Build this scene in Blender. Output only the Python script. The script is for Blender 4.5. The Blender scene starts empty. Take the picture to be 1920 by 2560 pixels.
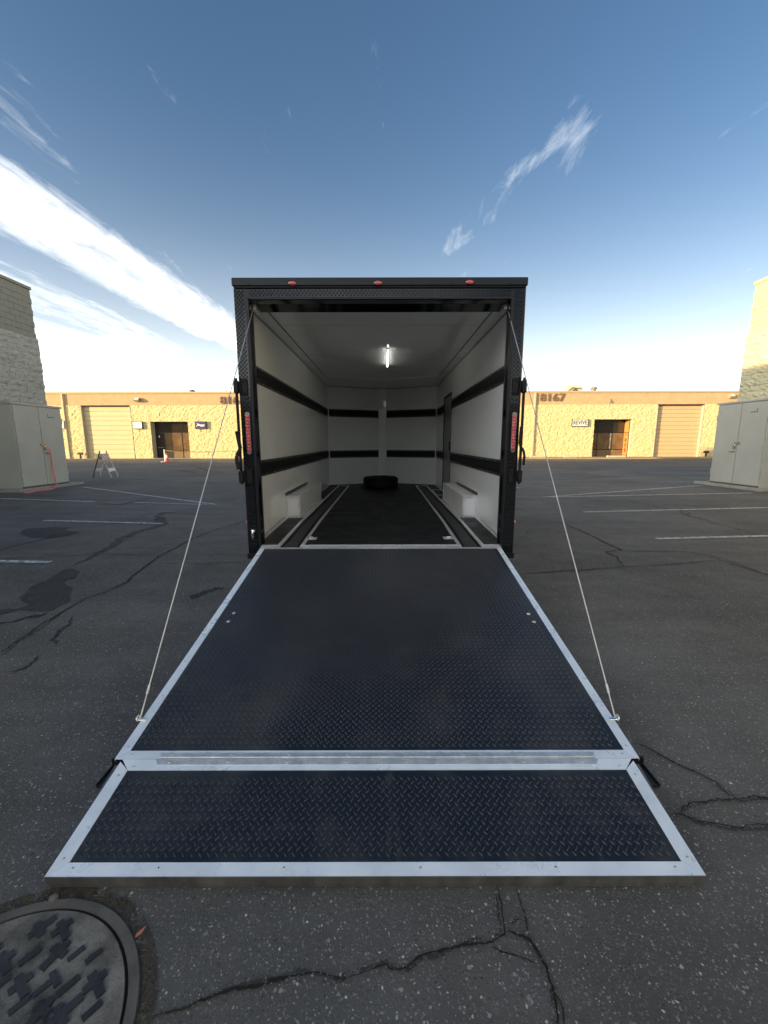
import bpy, bmesh, math, random
from mathutils import Vector, Matrix
R = math.radians
rnd = random.Random(7)
S = bpy.context.scene
COL = S.collection

# ------------------------------------------------------------------ camera
FPX, PIT, ROL, CH = 1030.0, 0.1665, 0.002, 1.5          # focal length in photo pixels, pitch down, roll, eye height
cd = bpy.data.cameras.new('camera'); cam = bpy.data.objects.new('camera', cd); COL.objects.link(cam)
cd.sensor_fit = 'VERTICAL'; cd.sensor_height = 36; cd.lens = 36 * FPX / 2560; cd.clip_start = .05; cd.clip_end = 3000
_r = Vector((1, 0, 0)); _f = Vector((0, math.cos(PIT), -math.sin(PIT))); _u = Vector((0, math.sin(PIT), math.cos(PIT)))
_c, _s = math.cos(ROL), math.sin(ROL)
r2 = _r * _c - _u * _s; u2 = _r * _s + _u * _c
cam.matrix_world = Matrix(((r2.x, u2.x, -_f.x, 0), (r2.y, u2.y, -_f.y, 0), (r2.z, u2.z, -_f.z, CH), (0, 0, 0, 1)))
S.camera = cam
def ray(px, py):
    return r2 * (px - 960) + u2 * (1280 - py) + _f * FPX
def gp(px, py, z=0.0):                                   # pixel -> point on the level z
    d = ray(px, py); return d * ((z - CH) / d.z) + Vector((0, 0, CH))
def yp(px, py, Y):                                       # pixel -> point on the plane y = Y
    d = ray(px, py); return d * (Y / d.y) + Vector((0, 0, CH))
def xp(px, py, X):
    d = ray(px, py); return d * (X / d.x) + Vector((0, 0, CH))

# ------------------------------------------------------------------ sky, sun, exposure
SUN_AZ, SUN_EL = 245.0, 6.0                              # clockwise from +Y; the sun stands behind and to one side
W = bpy.data.worlds.new('World'); S.world = W; W.use_nodes = True
nt = W.node_tree; N = nt.nodes; L = nt.links
bg = N['Background']; bg.inputs['Strength'].default_value = 0.085
sky = N.new('ShaderNodeTexSky'); sky.sky_type = 'NISHITA'; sky.sun_disc = False
sky.sun_elevation = R(SUN_EL); sky.sun_rotation = R(SUN_AZ); sky.altitude = 20
sky.air_density = 1.0; sky.dust_density = 1.0; sky.ozone_density = 2.2
def wm(op, a, b=None, c=None, clamp=False):
    n = N.new('ShaderNodeMath'); n.operation = op; n.use_clamp = clamp
    for i, v in enumerate((a, b, c)):
        if v is None: continue
        if isinstance(v, (int, float)): n.inputs[i].default_value = v
        else: L.new(v, n.inputs[i])
    return n.outputs[0]
tc = N.new('ShaderNodeTexCoord'); sx = N.new('ShaderNodeSeparateXYZ'); L.new(tc.outputs['Generated'], sx.inputs[0])
zc_ = wm('MAXIMUM', sx.outputs[2], 0.02)
cpx = wm('DIVIDE', sx.outputs[0], zc_); cpy = wm('DIVIDE', sx.outputs[1], zc_)   # position on a cloud layer overhead
cpt = N.new('ShaderNodeCombineXYZ'); L.new(cpx, cpt.inputs[0]); L.new(cpy, cpt.inputs[1])
def wnoise(sxy, rot, scale, detail, dist, rough=.6):
    m = N.new('ShaderNodeMapping'); L.new(cpt.outputs[0], m.inputs[0])
    m.inputs['Scale'].default_value = (sxy[0], sxy[1], 1); m.inputs['Rotation'].default_value = (0, 0, rot)
    n = N.new('ShaderNodeTexNoise'); n.inputs['Scale'].default_value = scale; n.inputs['Detail'].default_value = detail
    n.inputs['Distortion'].default_value = dist; n.inputs['Roughness'].default_value = rough
    L.new(m.outputs[0], n.inputs['Vector']); return n.outputs['Fac']
def streak(cx, cy, hx, hy, rot, gain):                   # one cirrus streak lying on the cloud layer
    m = N.new('ShaderNodeMapping'); m.vector_type = 'TEXTURE'; L.new(cpt.outputs[0], m.inputs[0])
    m.inputs['Location'].default_value = (cx, cy, 0); m.inputs['Rotation'].default_value = (0, 0, rot); m.inputs['Scale'].default_value = (hx, hy, 1)
    ln = N.new('ShaderNodeVectorMath'); ln.operation = 'LENGTH'; L.new(m.outputs[0], ln.inputs[0])
    a = wm('SUBTRACT', 1.0, ln.outputs['Value'], clamp=True)
    return wm('MULTIPLY', wm('SMOOTH_MIN', wm('MULTIPLY', a, 2.0), 1.0, .3), gain)
n1 = wnoise((2.6, .55), R(4), 1.6, 9, 1.2); n2 = wnoise((5, 1.3), R(-8), 3.0, 8, .8, .7)
fib = wm('MULTIPLY_ADD', n2, .45, wm('MULTIPLY', n1, .75))
tot = None
for st in ((-1.50, 3.3, .42, 2.9, R(-2), .93), (-3.4, 8.0, 1.6, 6.5, 0, 1.0), (-6.5, 9, 2.4, 7, 0, .85), (-2.4, 3.6, .45, 2.4, 0, .66),
           (.45, 2.02, .13, .72, R(17), .36), (.62, 1.58, .12, .30, R(-12), .34), (.08, 1.62, .26, .26, R(-50), .20), (-.50, 1.42, .36, .30, R(60), .17),
           (-.02, 1.36, .22, .30, R(-40), .14), (.35, 2.9, .14, .7, R(40), .30),
           (-1.9, -3.5, 1.2, 6, R(-4), 1.05), (-.1, -2.4, 1.1, 2.3, R(8), .95), (1.9, -4, .9, 6, R(6), .95), (-4.6, -4, 2.0, 9, R(-5), 1.1), (5.5, -3, 1.6, 7, R(10), .9)):  # last row: unseen clouds behind the camera, added to brighten the foreground
    s_ = streak(*st); tot = s_ if tot is None else wm('MAXIMUM', tot, s_)
cl = wm('SUBTRACT', wm('MULTIPLY_ADD', fib, 2.1, tot), 1.60)                         # ragged, fibre-driven edges
cl = wm('MINIMUM', wm('MULTIPLY', cl, .66, clamp=True), .84); cl = wm('POWER', cl, 1.25)
haze = wm('POWER', wm('SUBTRACT', 1.0, wm('MAXIMUM', sx.outputs[2], 0.0)), 6.5)      # pale low air all round the horizon
hz = N.new('ShaderNodeMix'); hz.data_type = 'RGBA'; L.new(wm('MULTIPLY', haze, .85), hz.inputs[0])
dk = N.new('ShaderNodeVectorMath'); dk.operation = 'MULTIPLY'; L.new(sky.outputs[0], dk.inputs[0]); dk.inputs[1].default_value = (.66, .72, .80)
L.new(dk.outputs[0], hz.inputs[6]); hz.inputs[7].default_value = (9.8, 9.6, 9.0, 1)
cm = N.new('ShaderNodeMix'); cm.data_type = 'RGBA'; L.new(cl, cm.inputs[0]); L.new(hz.outputs[2], cm.inputs[6])
dsn = N.new('ShaderNodeVectorMath'); dsn.operation = 'DOT_PRODUCT'; L.new(tc.outputs['Generated'], dsn.inputs[0])
dsn.inputs[1].default_value = (math.sin(R(SUN_AZ)) * math.cos(R(SUN_EL)), math.cos(R(SUN_AZ)) * math.cos(R(SUN_EL)), math.sin(R(SUN_EL)))
fwd = wm('MULTIPLY_ADD', wm('POWER', wm('MAXIMUM', dsn.outputs['Value'], 0.0), 3.0), 3.0, 1.0)      # thin cloud glows towards the sun
csc = N.new('ShaderNodeVectorMath'); csc.operation = 'SCALE'; csc.inputs[0].default_value = (8.8, 8.5, 7.9); L.new(fwd, csc.inputs['Scale'])
L.new(csc.outputs[0], cm.inputs[7])
L.new(cm.outputs[2], bg.inputs['Color'])
sd = bpy.data.lights.new('sun', 'SUN'); sun = bpy.data.objects.new('sun', sd); COL.objects.link(sun)
sd.energy = 2.4; sd.angle = R(.53); sd.color = (1.0, .74, .41)
sdir = Vector((math.sin(R(SUN_AZ)) * math.cos(R(SUN_EL)), math.cos(R(SUN_AZ)) * math.cos(R(SUN_EL)), math.sin(R(SUN_EL))))
sun.rotation_euler = sdir.to_track_quat('Z', 'Y').to_euler(); sun.location = (-60, -30, 20)
V = S.view_settings; V.view_transform = 'Standard'; V.look = 'None'; V.exposure = 1.98; V.gamma = 1; V.use_curve_mapping = False
S.cycles.max_bounces = 10; S.cycles.diffuse_bounces = 6; S.cycles.glossy_bounces = 5
S.cycles.use_denoising = True

# ------------------------------------------------------------------ materials
def mat(name, col, rough=.6, metal=0.0, var=0.0, vscale=3.0, bump=0.0, bscale=60.0, spec=.5, coat=0.0, stretch=None, rvar=0.0, b2=0.0, b2scale=1.0, emit=None, trans=0):
    m = bpy.data.materials.new(name); m.use_nodes = True; t = m.node_tree; n = t.nodes; l = t.links
    b = n['Principled BSDF']; b.inputs['Base Color'].default_value = (*col, 1); b.inputs['Roughness'].default_value = rough
    b.inputs['Metallic'].default_value = metal; b.inputs['Specular IOR Level'].default_value = spec
    b.inputs['Coat Weight'].default_value = coat; b.inputs['Coat Roughness'].default_value = .08
    if trans: b.inputs['Transmission Weight'].default_value = trans
    if emit: b.inputs['Emission Color'].default_value = (*emit[:3], 1); b.inputs['Emission Strength'].default_value = emit[3]
    g = n.new('ShaderNodeNewGeometry'); vec = g.outputs['Position']
    if stretch:
        mp = n.new('ShaderNodeMapping'); mp.inputs['Scale'].default_value = stretch; l.new(vec, mp.inputs[0]); vec = mp.outputs[0]
    def noise(sc, det=5, rg=.6):
        x = n.new('ShaderNodeTexNoise'); x.inputs['Scale'].default_value = sc; x.inputs['Detail'].default_value = det; x.inputs['Roughness'].default_value = rg
        l.new(vec, x.inputs['Vector']); return x.outputs['Fac']
    if var:
        f = noise(vscale, 7); mr = n.new('ShaderNodeMapRange'); mr.inputs[1].default_value = .3; mr.inputs[2].default_value = .7
        mr.inputs[3].default_value = 1 - var; mr.inputs[4].default_value = 1 + var; l.new(f, mr.inputs[0])
        oi = n.new('ShaderNodeObjectInfo'); ov = n.new('ShaderNodeMapRange'); ov.inputs[3].default_value = 1 - var * .35; ov.inputs[4].default_value = 1 + var * .35
        l.new(oi.outputs['Random'], ov.inputs[0]); mu = n.new('ShaderNodeMath'); mu.operation = 'MULTIPLY'; l.new(mr.outputs[0], mu.inputs[0]); l.new(ov.outputs[0], mu.inputs[1])
        vm = n.new('ShaderNodeVectorMath'); vm.operation = 'SCALE'; vm.inputs[0].default_value = col; l.new(mu.outputs[0], vm.inputs['Scale']); l.new(vm.outputs[0], b.inputs['Base Color'])
        if rvar:
            rr = n.new('ShaderNodeMapRange'); rr.inputs[1].default_value = .3; rr.inputs[2].default_value = .7
            rr.inputs[3].default_value = max(.02, rough - rvar); rr.inputs[4].default_value = rough + rvar; l.new(noise(vscale * 1.7, 6), rr.inputs[0]); l.new(rr.outputs[0], b.inputs['Roughness'])
    nrm = None
    for st, sc in ((bump, bscale), (b2, b2scale)):
        if st:
            bp = n.new('ShaderNodeBump'); bp.inputs['Strength'].default_value = 1; bp.inputs['Distance'].default_value = st
            l.new(noise(sc, 3), bp.inputs['Height'])
            if nrm: l.new(nrm, bp.inputs['Normal'])
            nrm = bp.outputs[0]
    if nrm: l.new(nrm, b.inputs['Normal'])
    return m

def asphalt(name, base=.078, spk=.5, tint=(1, .985, .95)):
    m = bpy.data.materials.new(name); m.use_nodes = True; t = m.node_tree; n = t.nodes; l = t.links; b = n['Principled BSDF']
    g = n.new('ShaderNodeNewGeometry'); P = g.outputs['Position']
    def nz(sc, det, rg=.6, dist=0.):
        x = n.new('ShaderNodeTexNoise'); x.inputs['Scale'].default_value = sc; x.inputs['Detail'].default_value = det; x.inputs['Roughness'].default_value = rg
        x.inputs['Distortion'].default_value = dist; l.new(P, x.inputs['Vector']); return x.outputs['Fac']
    def mr(v, a, bb, c, d):
        x = n.new('ShaderNodeMapRange'); l.new(v, x.inputs[0])
        for i, k in enumerate((a, bb, c, d)): x.inputs[i + 1].default_value = k
        return x.outputs[0]
    def mul(a, bb):
        x = n.new('ShaderNodeMath'); x.operation = 'MULTIPLY'; l.new(a, x.inputs[0]); l.new(bb, x.inputs[1]); return x.outputs[0]
    def ramp(v, pts):
        x = n.new('ShaderNodeValToRGB'); l.new(v, x.inputs[0]); e = x.color_ramp.elements
        while len(e) < len(pts): e.new(.5)
        for k, (p, c) in zip(e, pts): k.position = p; k.color = (*c, 1)
        return x.outputs[0]
    large = mr(nz(.35, 6, .6, .5), .3, .7, .68, 1.28); mid = mr(nz(3.5, 6), .3, .7, .86, 1.14)
    # aggregate stones: two sizes of cells, most dark, some light
    wn = n.new('ShaderNodeTexNoise'); wn.inputs['Scale'].default_value = 130; wn.inputs['Detail'].default_value = 2; l.new(P, wn.inputs['Vector'])
    wv = n.new('ShaderNodeVectorMath'); wv.operation = 'MULTIPLY_ADD'; wv.inputs[1].default_value = (.011, .011, 0); l.new(wn.outputs['Color'], wv.inputs[0]); l.new(P, wv.inputs[2]); WP = wv.outputs[0]
    def stones(sc, lo, hi):
        v = n.new('ShaderNodeTexVoronoi'); v.inputs['Scale'].default_value = sc; v.inputs['Randomness'].default_value = 1; l.new(WP, v.inputs['Vector'])
        w = n.new('ShaderNodeSeparateColor'); l.new(v.outputs['Color'], w.inputs[0])
        inside = mr(v.outputs['Distance'], .28 , .42, 1, 0)
        pick = mr(w.outputs[0], lo, hi, 0, 1)
        return mul(inside, pick), w.outputs[1], v.outputs['Distance']
    s1, r1, d1 = stones(100, .38, .85); s2, r2_, d2 = stones(190, .35, .85); s3, r3, d3 = stones(60, .955, .985)
    c = tuple(base * k for k in tint)
    bc = n.new('ShaderNodeVectorMath'); bc.operation = 'SCALE'; bc.inputs[0].default_value = c; l.new(mul(large, mid), bc.inputs['Scale'])
    def streaks(rot, st, lo, hi):
        mp = n.new('ShaderNodeMapping'); mp.inputs['Rotation'].default_value = (0, 0, rot); mp.inputs['Scale'].default_value = st; l.new(P, mp.inputs[0])
        x = n.new('ShaderNodeTexNoise'); x.inputs['Scale'].default_value = 1; x.inputs['Detail'].default_value = 7; x.inputs['Roughness'].default_value = .65; x.inputs['Distortion'].default_value = .4
        l.new(mp.outputs[0], x.inputs['Vector']); return mr(x.outputs['Fac'], .32, .68, lo, hi)
    wear = mul(streaks(.5, (.22, 2.2, 1), .84, 1.16), streaks(-.35, (.15, 1.3, 1), .86, 1.14))      # traffic wear in two directions
    bw = n.new('ShaderNodeVectorMath'); bw.operation = 'SCALE'; l.new(bc.outputs[0], bw.inputs[0]); l.new(wear, bw.inputs['Scale'])
    tn = n.new('ShaderNodeMix'); tn.data_type = 'RGBA'; tn.blend_type = 'MULTIPLY'; tn.inputs[0].default_value = 1; l.new(bw.outputs[0], tn.inputs[6])
    l.new(ramp(nz(.16, 4), ((.35, (.96, .98, 1.0)), (.62, (1.06, .98, .88)))), tn.inputs[7]); col = tn.outputs[2]
    for s, r, k in ((s2, r2_, .7), (s1, r1, .85), (s3, r3, .95)):
        x = n.new('ShaderNodeMix'); x.data_type = 'RGBA'
        sc_ = n.new('ShaderNodeMath'); sc_.operation = 'MULTIPLY'; sc_.inputs[1].default_value = k * spk; l.new(s, sc_.inputs[0]); l.new(sc_.outputs[0], x.inputs[0])
        l.new(col, x.inputs[6]); l.new(ramp(r, ((0, (.05, .05, .05)), (.3, (.10, .10, .095)), (.55, (.22, .215, .20)), (.85, (.36, .345, .31)), (1, (.75, .73, .67)))), x.inputs[7]); col = x.outputs[2]
    l.new(col, b.inputs['Base Color']); l.new(mr(nz(1.2, 4), .3, .7, .72, .9), b.inputs['Roughness']); b.inputs['Specular IOR Level'].default_value = .35
    hgt = n.new('ShaderNodeMath'); hgt.operation = 'ADD'; l.new(mr(d1, 0, .5, 1, 0), hgt.inputs[0]); l.new(nz(160, 3), hgt.inputs[1])
    bp = n.new('ShaderNodeBump'); bp.inputs['Distance'].default_value = .0022; bp.inputs['Strength'].default_value = .8; l.new(hgt.outputs[0], bp.inputs['Height'])
    bp2 = n.new('ShaderNodeBump'); bp2.inputs['Distance'].default_value = .02; l.new(nz(1.3, 3), bp2.inputs['Height']); l.new(bp2.outputs[0], bp.inputs['Normal'])
    l.new(bp.outputs[0], b.inputs['Normal']); return m

def worn(name, col, keep=.5, scale=14):                   # paint that has flaked away in places
    m = bpy.data.materials.new(name); m.use_nodes = True; t = m.node_tree; n = t.nodes; l = t.links; b = n['Principled BSDF']
    g = n.new('ShaderNodeNewGeometry'); x = n.new('ShaderNodeTexNoise'); x.inputs['Scale'].default_value = scale; x.inputs['Detail'].default_value = 9; x.inputs['Roughness'].default_value = .75
    l.new(g.outputs['Position'], x.inputs['Vector']); mr = n.new('ShaderNodeMapRange'); mr.inputs[1].default_value = keep - .06; mr.inputs[2].default_value = keep + .06
    l.new(x.outputs['Fac'], mr.inputs[0]); b.inputs['Base Color'].default_value = (*col, 1); b.inputs['Roughness'].default_value = .8
    tr = n.new('ShaderNodeBsdfTransparent'); mx = n.new('ShaderNodeMixShader'); l.new(mr.outputs[0], mx.inputs[0]); l.new(b.outputs[0], mx.inputs[1]); l.new(tr.outputs[0], mx.inputs[2])
    l.new(mx.outputs[0], n['Material Output'].inputs['Surface']); return m

def dusty(name, base, dust, rough):
    m = mat(name, base, rough, bump=.0004, bscale=300, spec=.45); t = m.node_tree; n = t.nodes; l = t.links; b = n['Principled BSDF']
    g = n.new('ShaderNodeNewGeometry'); fac = None
    for sc, lo, hi, k, st in ((1.5, .47, .70, .8, (1, 1, 1)), (5.5, .52, .74, .6, (1, 1, 1)), (9, .60, .70, .6, (1, .12, 1)), (60, .6, .8, .35, (1, 1, 1))):
        mp = n.new('ShaderNodeMapping'); mp.inputs['Scale'].default_value = st; mp.inputs['Rotation'].default_value = (0, 0, .25 if st[1] < 1 else 0); l.new(g.outputs['Position'], mp.inputs[0])
        x = n.new('ShaderNodeTexNoise'); x.inputs['Scale'].default_value = sc; x.inputs['Detail'].default_value = 8; x.inputs['Roughness'].default_value = .65; l.new(mp.outputs[0], x.inputs['Vector'])
        r = n.new('ShaderNodeMapRange'); r.inputs[1].default_value = lo; r.inputs[2].default_value = hi; r.inputs[4].default_value = k; l.new(x.outputs['Fac'], r.inputs[0])
        if fac is None: fac = r.outputs[0]
        else:
            q = n.new('ShaderNodeMath'); q.operation = 'MAXIMUM'; l.new(fac, q.inputs[0]); l.new(r.outputs[0], q.inputs[1]); fac = q.outputs[0]
    mx = n.new('ShaderNodeMix'); mx.data_type = 'RGBA'; l.new(fac, mx.inputs[0]); mx.inputs[6].default_value = (*base, 1); mx.inputs[7].default_value = (*dust, 1); l.new(mx.outputs[2], b.inputs['Base Color'])
    rr_ = n.new('ShaderNodeMapRange'); rr_.inputs[3].default_value = rough; rr_.inputs[4].default_value = rough + .28; l.new(fac, rr_.inputs[0]); l.new(rr_.outputs[0], b.inputs['Roughness']); return m

M = dict(
    asphalt=asphalt("asphalt", .130, 1.0, (1, .97, .905)), patch=asphalt('asphalt_patch', .052, .35, (1, .99, .97)), halo=worn('crumbled_edge', (.045, .042, .037), .50, 45), darkstain=worn('oil_stain', (.028, .028, .030), .56, 9),
    crack=mat('crack', (.014, .013, .011), .95, var=.4, vscale=40), grit=mat('grit', (.19, .175, .145), .9, var=.5, vscale=5), dryweed=mat('dry_weed', (.17, .14, .085), .8, var=.4, vscale=20),
    concrete=mat('concrete', (.34, .31, .25), .85, var=.18, vscale=2.5, bump=.003, bscale=50), lightpatch=asphalt('pale_asphalt', .16, .3, (1, .96, .86)),
    line=worn('line_paint', (.62, .61, .57), .55, 16),
    alu=mat('aluminium', (.88, .94, .98), .34, .22, var=.13, vscale=6, rvar=.14, bump=.0004, bscale=40, b2=.0006, b2scale=5), alu_dark=mat('mill_aluminium', (.80, .80, .79), .38, .6, var=.15, vscale=14, rvar=.12),
    galv=mat('galvanised_strip', (.74, .73, .71), .42, .65, var=.2, vscale=25, rvar=.1), toe=mat('dark_toe', (.17, .16, .145), .55, .5, var=.4, vscale=14, stretch=(1, 1, .2), rvar=.15), screw=mat('screw', (.75, .75, .74), .28, 1), chrome=mat('chrome', (.9, .9, .9), .08, 1),  # toe: darker than the aluminium edging
    rubber=dusty('black_rubber', (.013, .018, .027), (.072, .071, .068), .30), tread=mat('tread_rubber', (.024, .029, .038), .27, spec=.52, var=.2, vscale=3), floor_rubber=mat('floor_rubber', (.010, .0105, .012), .5, var=.35, vscale=3, rvar=.12, bump=.0015, bscale=110, spec=.3),
    black=mat('black_paint', (.006, .007, .010), .11, spec=.45, var=.1, vscale=4, b2=.0015, b2scale=4), blacktrim=mat('black_trim', (.012, .013, .016), .38, spec=.32, var=.1, vscale=10), blackmatte=mat('black_steel', (.009, .009, .010), .5, spec=.3, var=.2, vscale=20),
    rail=mat('charcoal_trim', (.036, .038, .039), .42, var=.15, vscale=8), white=mat('white_panel', (.88, .895, .885), .075, var=.03, vscale=1.2, b2=.0035, b2scale=1.1, spec=.55),
    ceiling=mat('white_ceiling', (.85, .865, .855), .045, var=.03, vscale=1.2, b2=.014, b2scale=1.6, spec=.6), boxwhite=mat('box_white', (.86, .86, .85), .22, var=.04, vscale=2, b2=.006, b2scale=3), label=mat('white_insert', (.85, .86, .88), .45),
    grey=mat('grey_door_skin', (.34, .35, .34), .35, .6, var=.05, vscale=3), redlens=mat('red_lens', (.74, .13, .15), .10, var=.1, vscale=50, coat=1.0), redbase=mat('red_reflector', (.75, .22, .25), .25),
    tyre=mat('tyre_rubber', (.006, .006, .007), .6, spec=.25, var=.2, vscale=20, bump=.001, bscale=90), rim=mat('wheel_rim', (.03, .03, .03), .25, .8), cable=mat('steel_cable', (.80, .78, .73), .40, .7, bump=.0006, bscale=900),
    led=mat('led_tube', (1, 1, 1), .3, emit=(1, .97, .90, 3)),
    cab=mat('cabinet_paint', (.44, .43, .37), .5, var=.08, vscale=1.1, bump=.0006, bscale=120), cabdark=mat('cabinet_seam', (.10, .10, .09), .7), brass=mat('padlock', (.35, .29, .18), .4, .8),
    tape=mat('pink_ribbon', (.80, .16, .15), .6, var=.15, vscale=10), yellowtape=mat('caution_tape', (.80, .66, .18), .45, var=.15, vscale=8),
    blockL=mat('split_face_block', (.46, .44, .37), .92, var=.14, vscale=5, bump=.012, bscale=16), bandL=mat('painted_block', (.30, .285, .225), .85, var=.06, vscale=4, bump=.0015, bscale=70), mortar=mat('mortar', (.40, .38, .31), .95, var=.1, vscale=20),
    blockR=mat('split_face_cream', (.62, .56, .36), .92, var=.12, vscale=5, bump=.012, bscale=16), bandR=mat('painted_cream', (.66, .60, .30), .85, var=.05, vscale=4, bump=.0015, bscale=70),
    facade=mat('split_face_tan', (.68, .55, .28), .95, var=.14, vscale=4, bump=.011, bscale=16), band=mat('tan_band', (.52, .36, .19), .9, var=.09, vscale=2.5, bump=.006, bscale=14), coping=mat('coping', (.50, .36, .20), .7, var=.06),
    roll=mat('roll_door', (.62, .50, .27), .6, var=.04, vscale=3), rollR=mat('roll_door_peach', (.60, .42, .22), .6, var=.04, vscale=3), jamb=mat('jamb_paint', (.46, .40, .30), .8, var=.08), bronze=mat('bronze_frame', (.030, .022, .017), .35, .5), glass=mat('tinted_glass', (.030, .024, .018), .06, spec=.8),
    glasslit=mat('sunlit_brown_glass', (.17, .105, .05), .12, var=.35, vscale=1.3), blind=mat('brown_blind', (.20, .125, .06), .7, var=.2, vscale=4), number=mat('number_brown', (.19, .115, .06), .6), pipe=mat('downspout_paint', (.55, .46, .28), .6), signwhite=mat('sign_white', (.80, .82, .72), .4), signframe=mat('sign_frame', (.06, .05, .04), .5),  # storefront pane brown: warm sunlight on the blinds put into the base colour
    signblue=mat('sign_blue', (.045, .035, .14), .4), ink=mat('sign_ink', (.02, .02, .02), .6), green=mat('feather_green', (.10, .26, .12), .6), orange=mat('orange_door', (.62, .26, .07), .5, var=.06, vscale=4), orangedark=mat('orange_pattern', (.22, .07, .02), .5),
    fixture=mat('fixture', (.30, .25, .17), .5), lens=mat('fixture_lens', (.75, .74, .66), .2), iron=mat('pipe_iron', (.05, .035, .025), .6), hvac=mat('hvac_paint', (.60, .56, .38), .6, var=.1), vent=mat('roof_vent', (.25, .21, .15), .6),
    conefl=mat('cone_orange', (.80, .12, .05), .5, var=.1, vscale=8), conewhite=mat('cone_collar', (.80, .79, .74), .4), redstripe=mat('stripe_red', (.55, .05, .03), .45), whiteboard=mat('board_white', (.76, .76, .74), .5, var=.07, vscale=8), barleg=mat('barricade_leg', (.66, .65, .62), .5), barlegdark=mat('barricade_leg_dark', (.05, .042, .036), .6),
    iron_cast=mat('cast_iron', (.045, .045, .050), .6, .3, var=.35, vscale=14, bump=.002, bscale=120), lid=mat('lid_dirt', (.125, .119, .102), .95, var=.75, vscale=7, bump=.006, bscale=70), ring=mat('ring_iron', (.115, .107, .092), .85, .0, var=.35, vscale=12, bump=.001, bscale=160), leaf=mat('dead_leaf', (.50, .17, .06), .7, var=.2, vscale=60),
    stop=mat('wheel_stop', (.50, .44, .30), .9, var=.15, vscale=6, bump=.002, bscale=40), roofgrey=mat('roof_membrane', (.35, .33, .30), .9), wood=mat('cargo_wall', (.010, .011, .013), .2, coat=.4),
)

# ------------------------------------------------------------------ mesh helpers
class MB:
    def __init__(s): s.v = []; s.f = []; s.sm = []
    def add(s, vs, fs, smooth=False):
        o = len(s.v); s.v += [tuple(p) for p in vs]; s.f += [tuple(i + o for i in q) for q in fs]; s.sm += [smooth] * len(fs); return s
    def box(s, a, b, bev=0.0, mtx=None):
        x0, x1 = sorted((a[0], b[0])); y0, y1 = sorted((a[1], b[1])); z0, z1 = sorted((a[2], b[2]))
        if bev <= 0:
            v = [(x0, y0, z0), (x1, y0, z0), (x1, y1, z0), (x0, y1, z0), (x0, y0, z1), (x1, y0, z1), (x1, y1, z1), (x0, y1, z1)]
            f = [(0, 3, 2, 1), (4, 5, 6, 7), (0, 1, 5, 4), (1, 2, 6, 5), (2, 3, 7, 6), (3, 0, 4, 7)]
        else:
            bm = bmesh.new(); bmesh.ops.create_cube(bm, size=1)
            for q in bm.verts: q.co = Vector((x0 + (q.co.x + .5) * (x1 - x0), y0 + (q.co.y + .5) * (y1 - y0), z0 + (q.co.z + .5) * (z1 - z0)))
            bev = min(bev, .45 * min(x1 - x0, y1 - y0, z1 - z0))
            bmesh.ops.bevel(bm, geom=bm.edges[:], offset=bev, segments=1, affect='EDGES', profile=.5)
            bm.verts.index_update(); v = [tuple(q.co) for q in bm.verts]; f = [tuple(q.index for q in p.verts) for p in bm.faces]; bm.free()
        if mtx: v = [tuple(mtx @ Vector(q)) for q in v]
        return s.add(v, f)
    def tube(s, pts, r, n=8, cap=True):
        pts = [Vector(p) for p in pts]; rs = r if isinstance(r, (list, tuple)) else [r] * len(pts); vs = []; prev = None
        for i, p in enumerate(pts):
            d = (pts[min(i + 1, len(pts) - 1)] - pts[max(i - 1, 0)]).normalized()
            a = prev if prev else (Vector((0, 0, 1)) if abs(d.z) < .9 else Vector((1, 0, 0)))
            a = (a - d * a.dot(d)).normalized(); prev = a; b = d.cross(a)
            vs += [p + (a * math.cos(2 * math.pi * k / n) + b * math.sin(2 * math.pi * k / n)) * rs[i] for k in range(n)]
        fs = [(i * n + k, i * n + (k + 1) % n, (i + 1) * n + (k + 1) % n, (i + 1) * n + k) for i in range(len(pts) - 1) for k in range(n)]
        s.add(vs, fs, True)
        if cap: s.add(vs[:n], [tuple(range(n))[::-1]]); s.add(vs[-n:], [tuple(range(n))])
        return s
    def lathe(s, prof, c, ax=(0, 0, 1), n=24, sm=True):              # prof: (radius, height) pairs about axis ax through c
        q = Vector((0, 0, 1)).rotation_difference(Vector(ax)); c = Vector(c)
        vs = [c + q @ Vector((r * math.cos(2 * math.pi * k / n), r * math.sin(2 * math.pi * k / n), h)) for r, h in prof for k in range(n)]
        fs = [(i * n + k, i * n + (k + 1) % n, (i + 1) * n + (k + 1) % n, (i + 1) * n + k) for i in range(len(prof) - 1) for k in range(n)]
        return s.add(vs, fs, sm)
    def prism(s, poly, d):                                   # closed polygon pushed along d
        n = len(poly); p = [Vector(q) for q in poly]; d = Vector(d); vs = p + [q + d for q in p]
        return s.add(vs, [tuple(range(n))[::-1], tuple(range(n, 2 * n))] + [(i, (i + 1) % n, n + (i + 1) % n, n + i) for i in range(n)])
    def strip(s, a, b, w0, w1, up, th):                      # bar from a to b
        a, b, up = Vector(a), Vector(b), Vector(up).normalized(); d = (b - a).normalized(); sd_ = d.cross(up).normalized()
        v = [a - sd_ * w0 / 2, a + sd_ * w0 / 2, b + sd_ * w1 / 2, b - sd_ * w1 / 2]
        return s.prism(v, up * th)
def clean(me):
    bm = bmesh.new(); bm.from_mesh(me); bmesh.ops.recalc_face_normals(bm, faces=bm.faces[:]); bm.to_mesh(me); bm.free()
def mesh(name, mb, m, fix=True):
    me = bpy.data.meshes.new(name); me.from_pydata(mb.v, [], mb.f)
    me.polygons.foreach_set('use_smooth', mb.sm); me.materials.append(M[m] if isinstance(m, str) else m)
    if fix: clean(me)
    me.update(); return me
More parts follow.
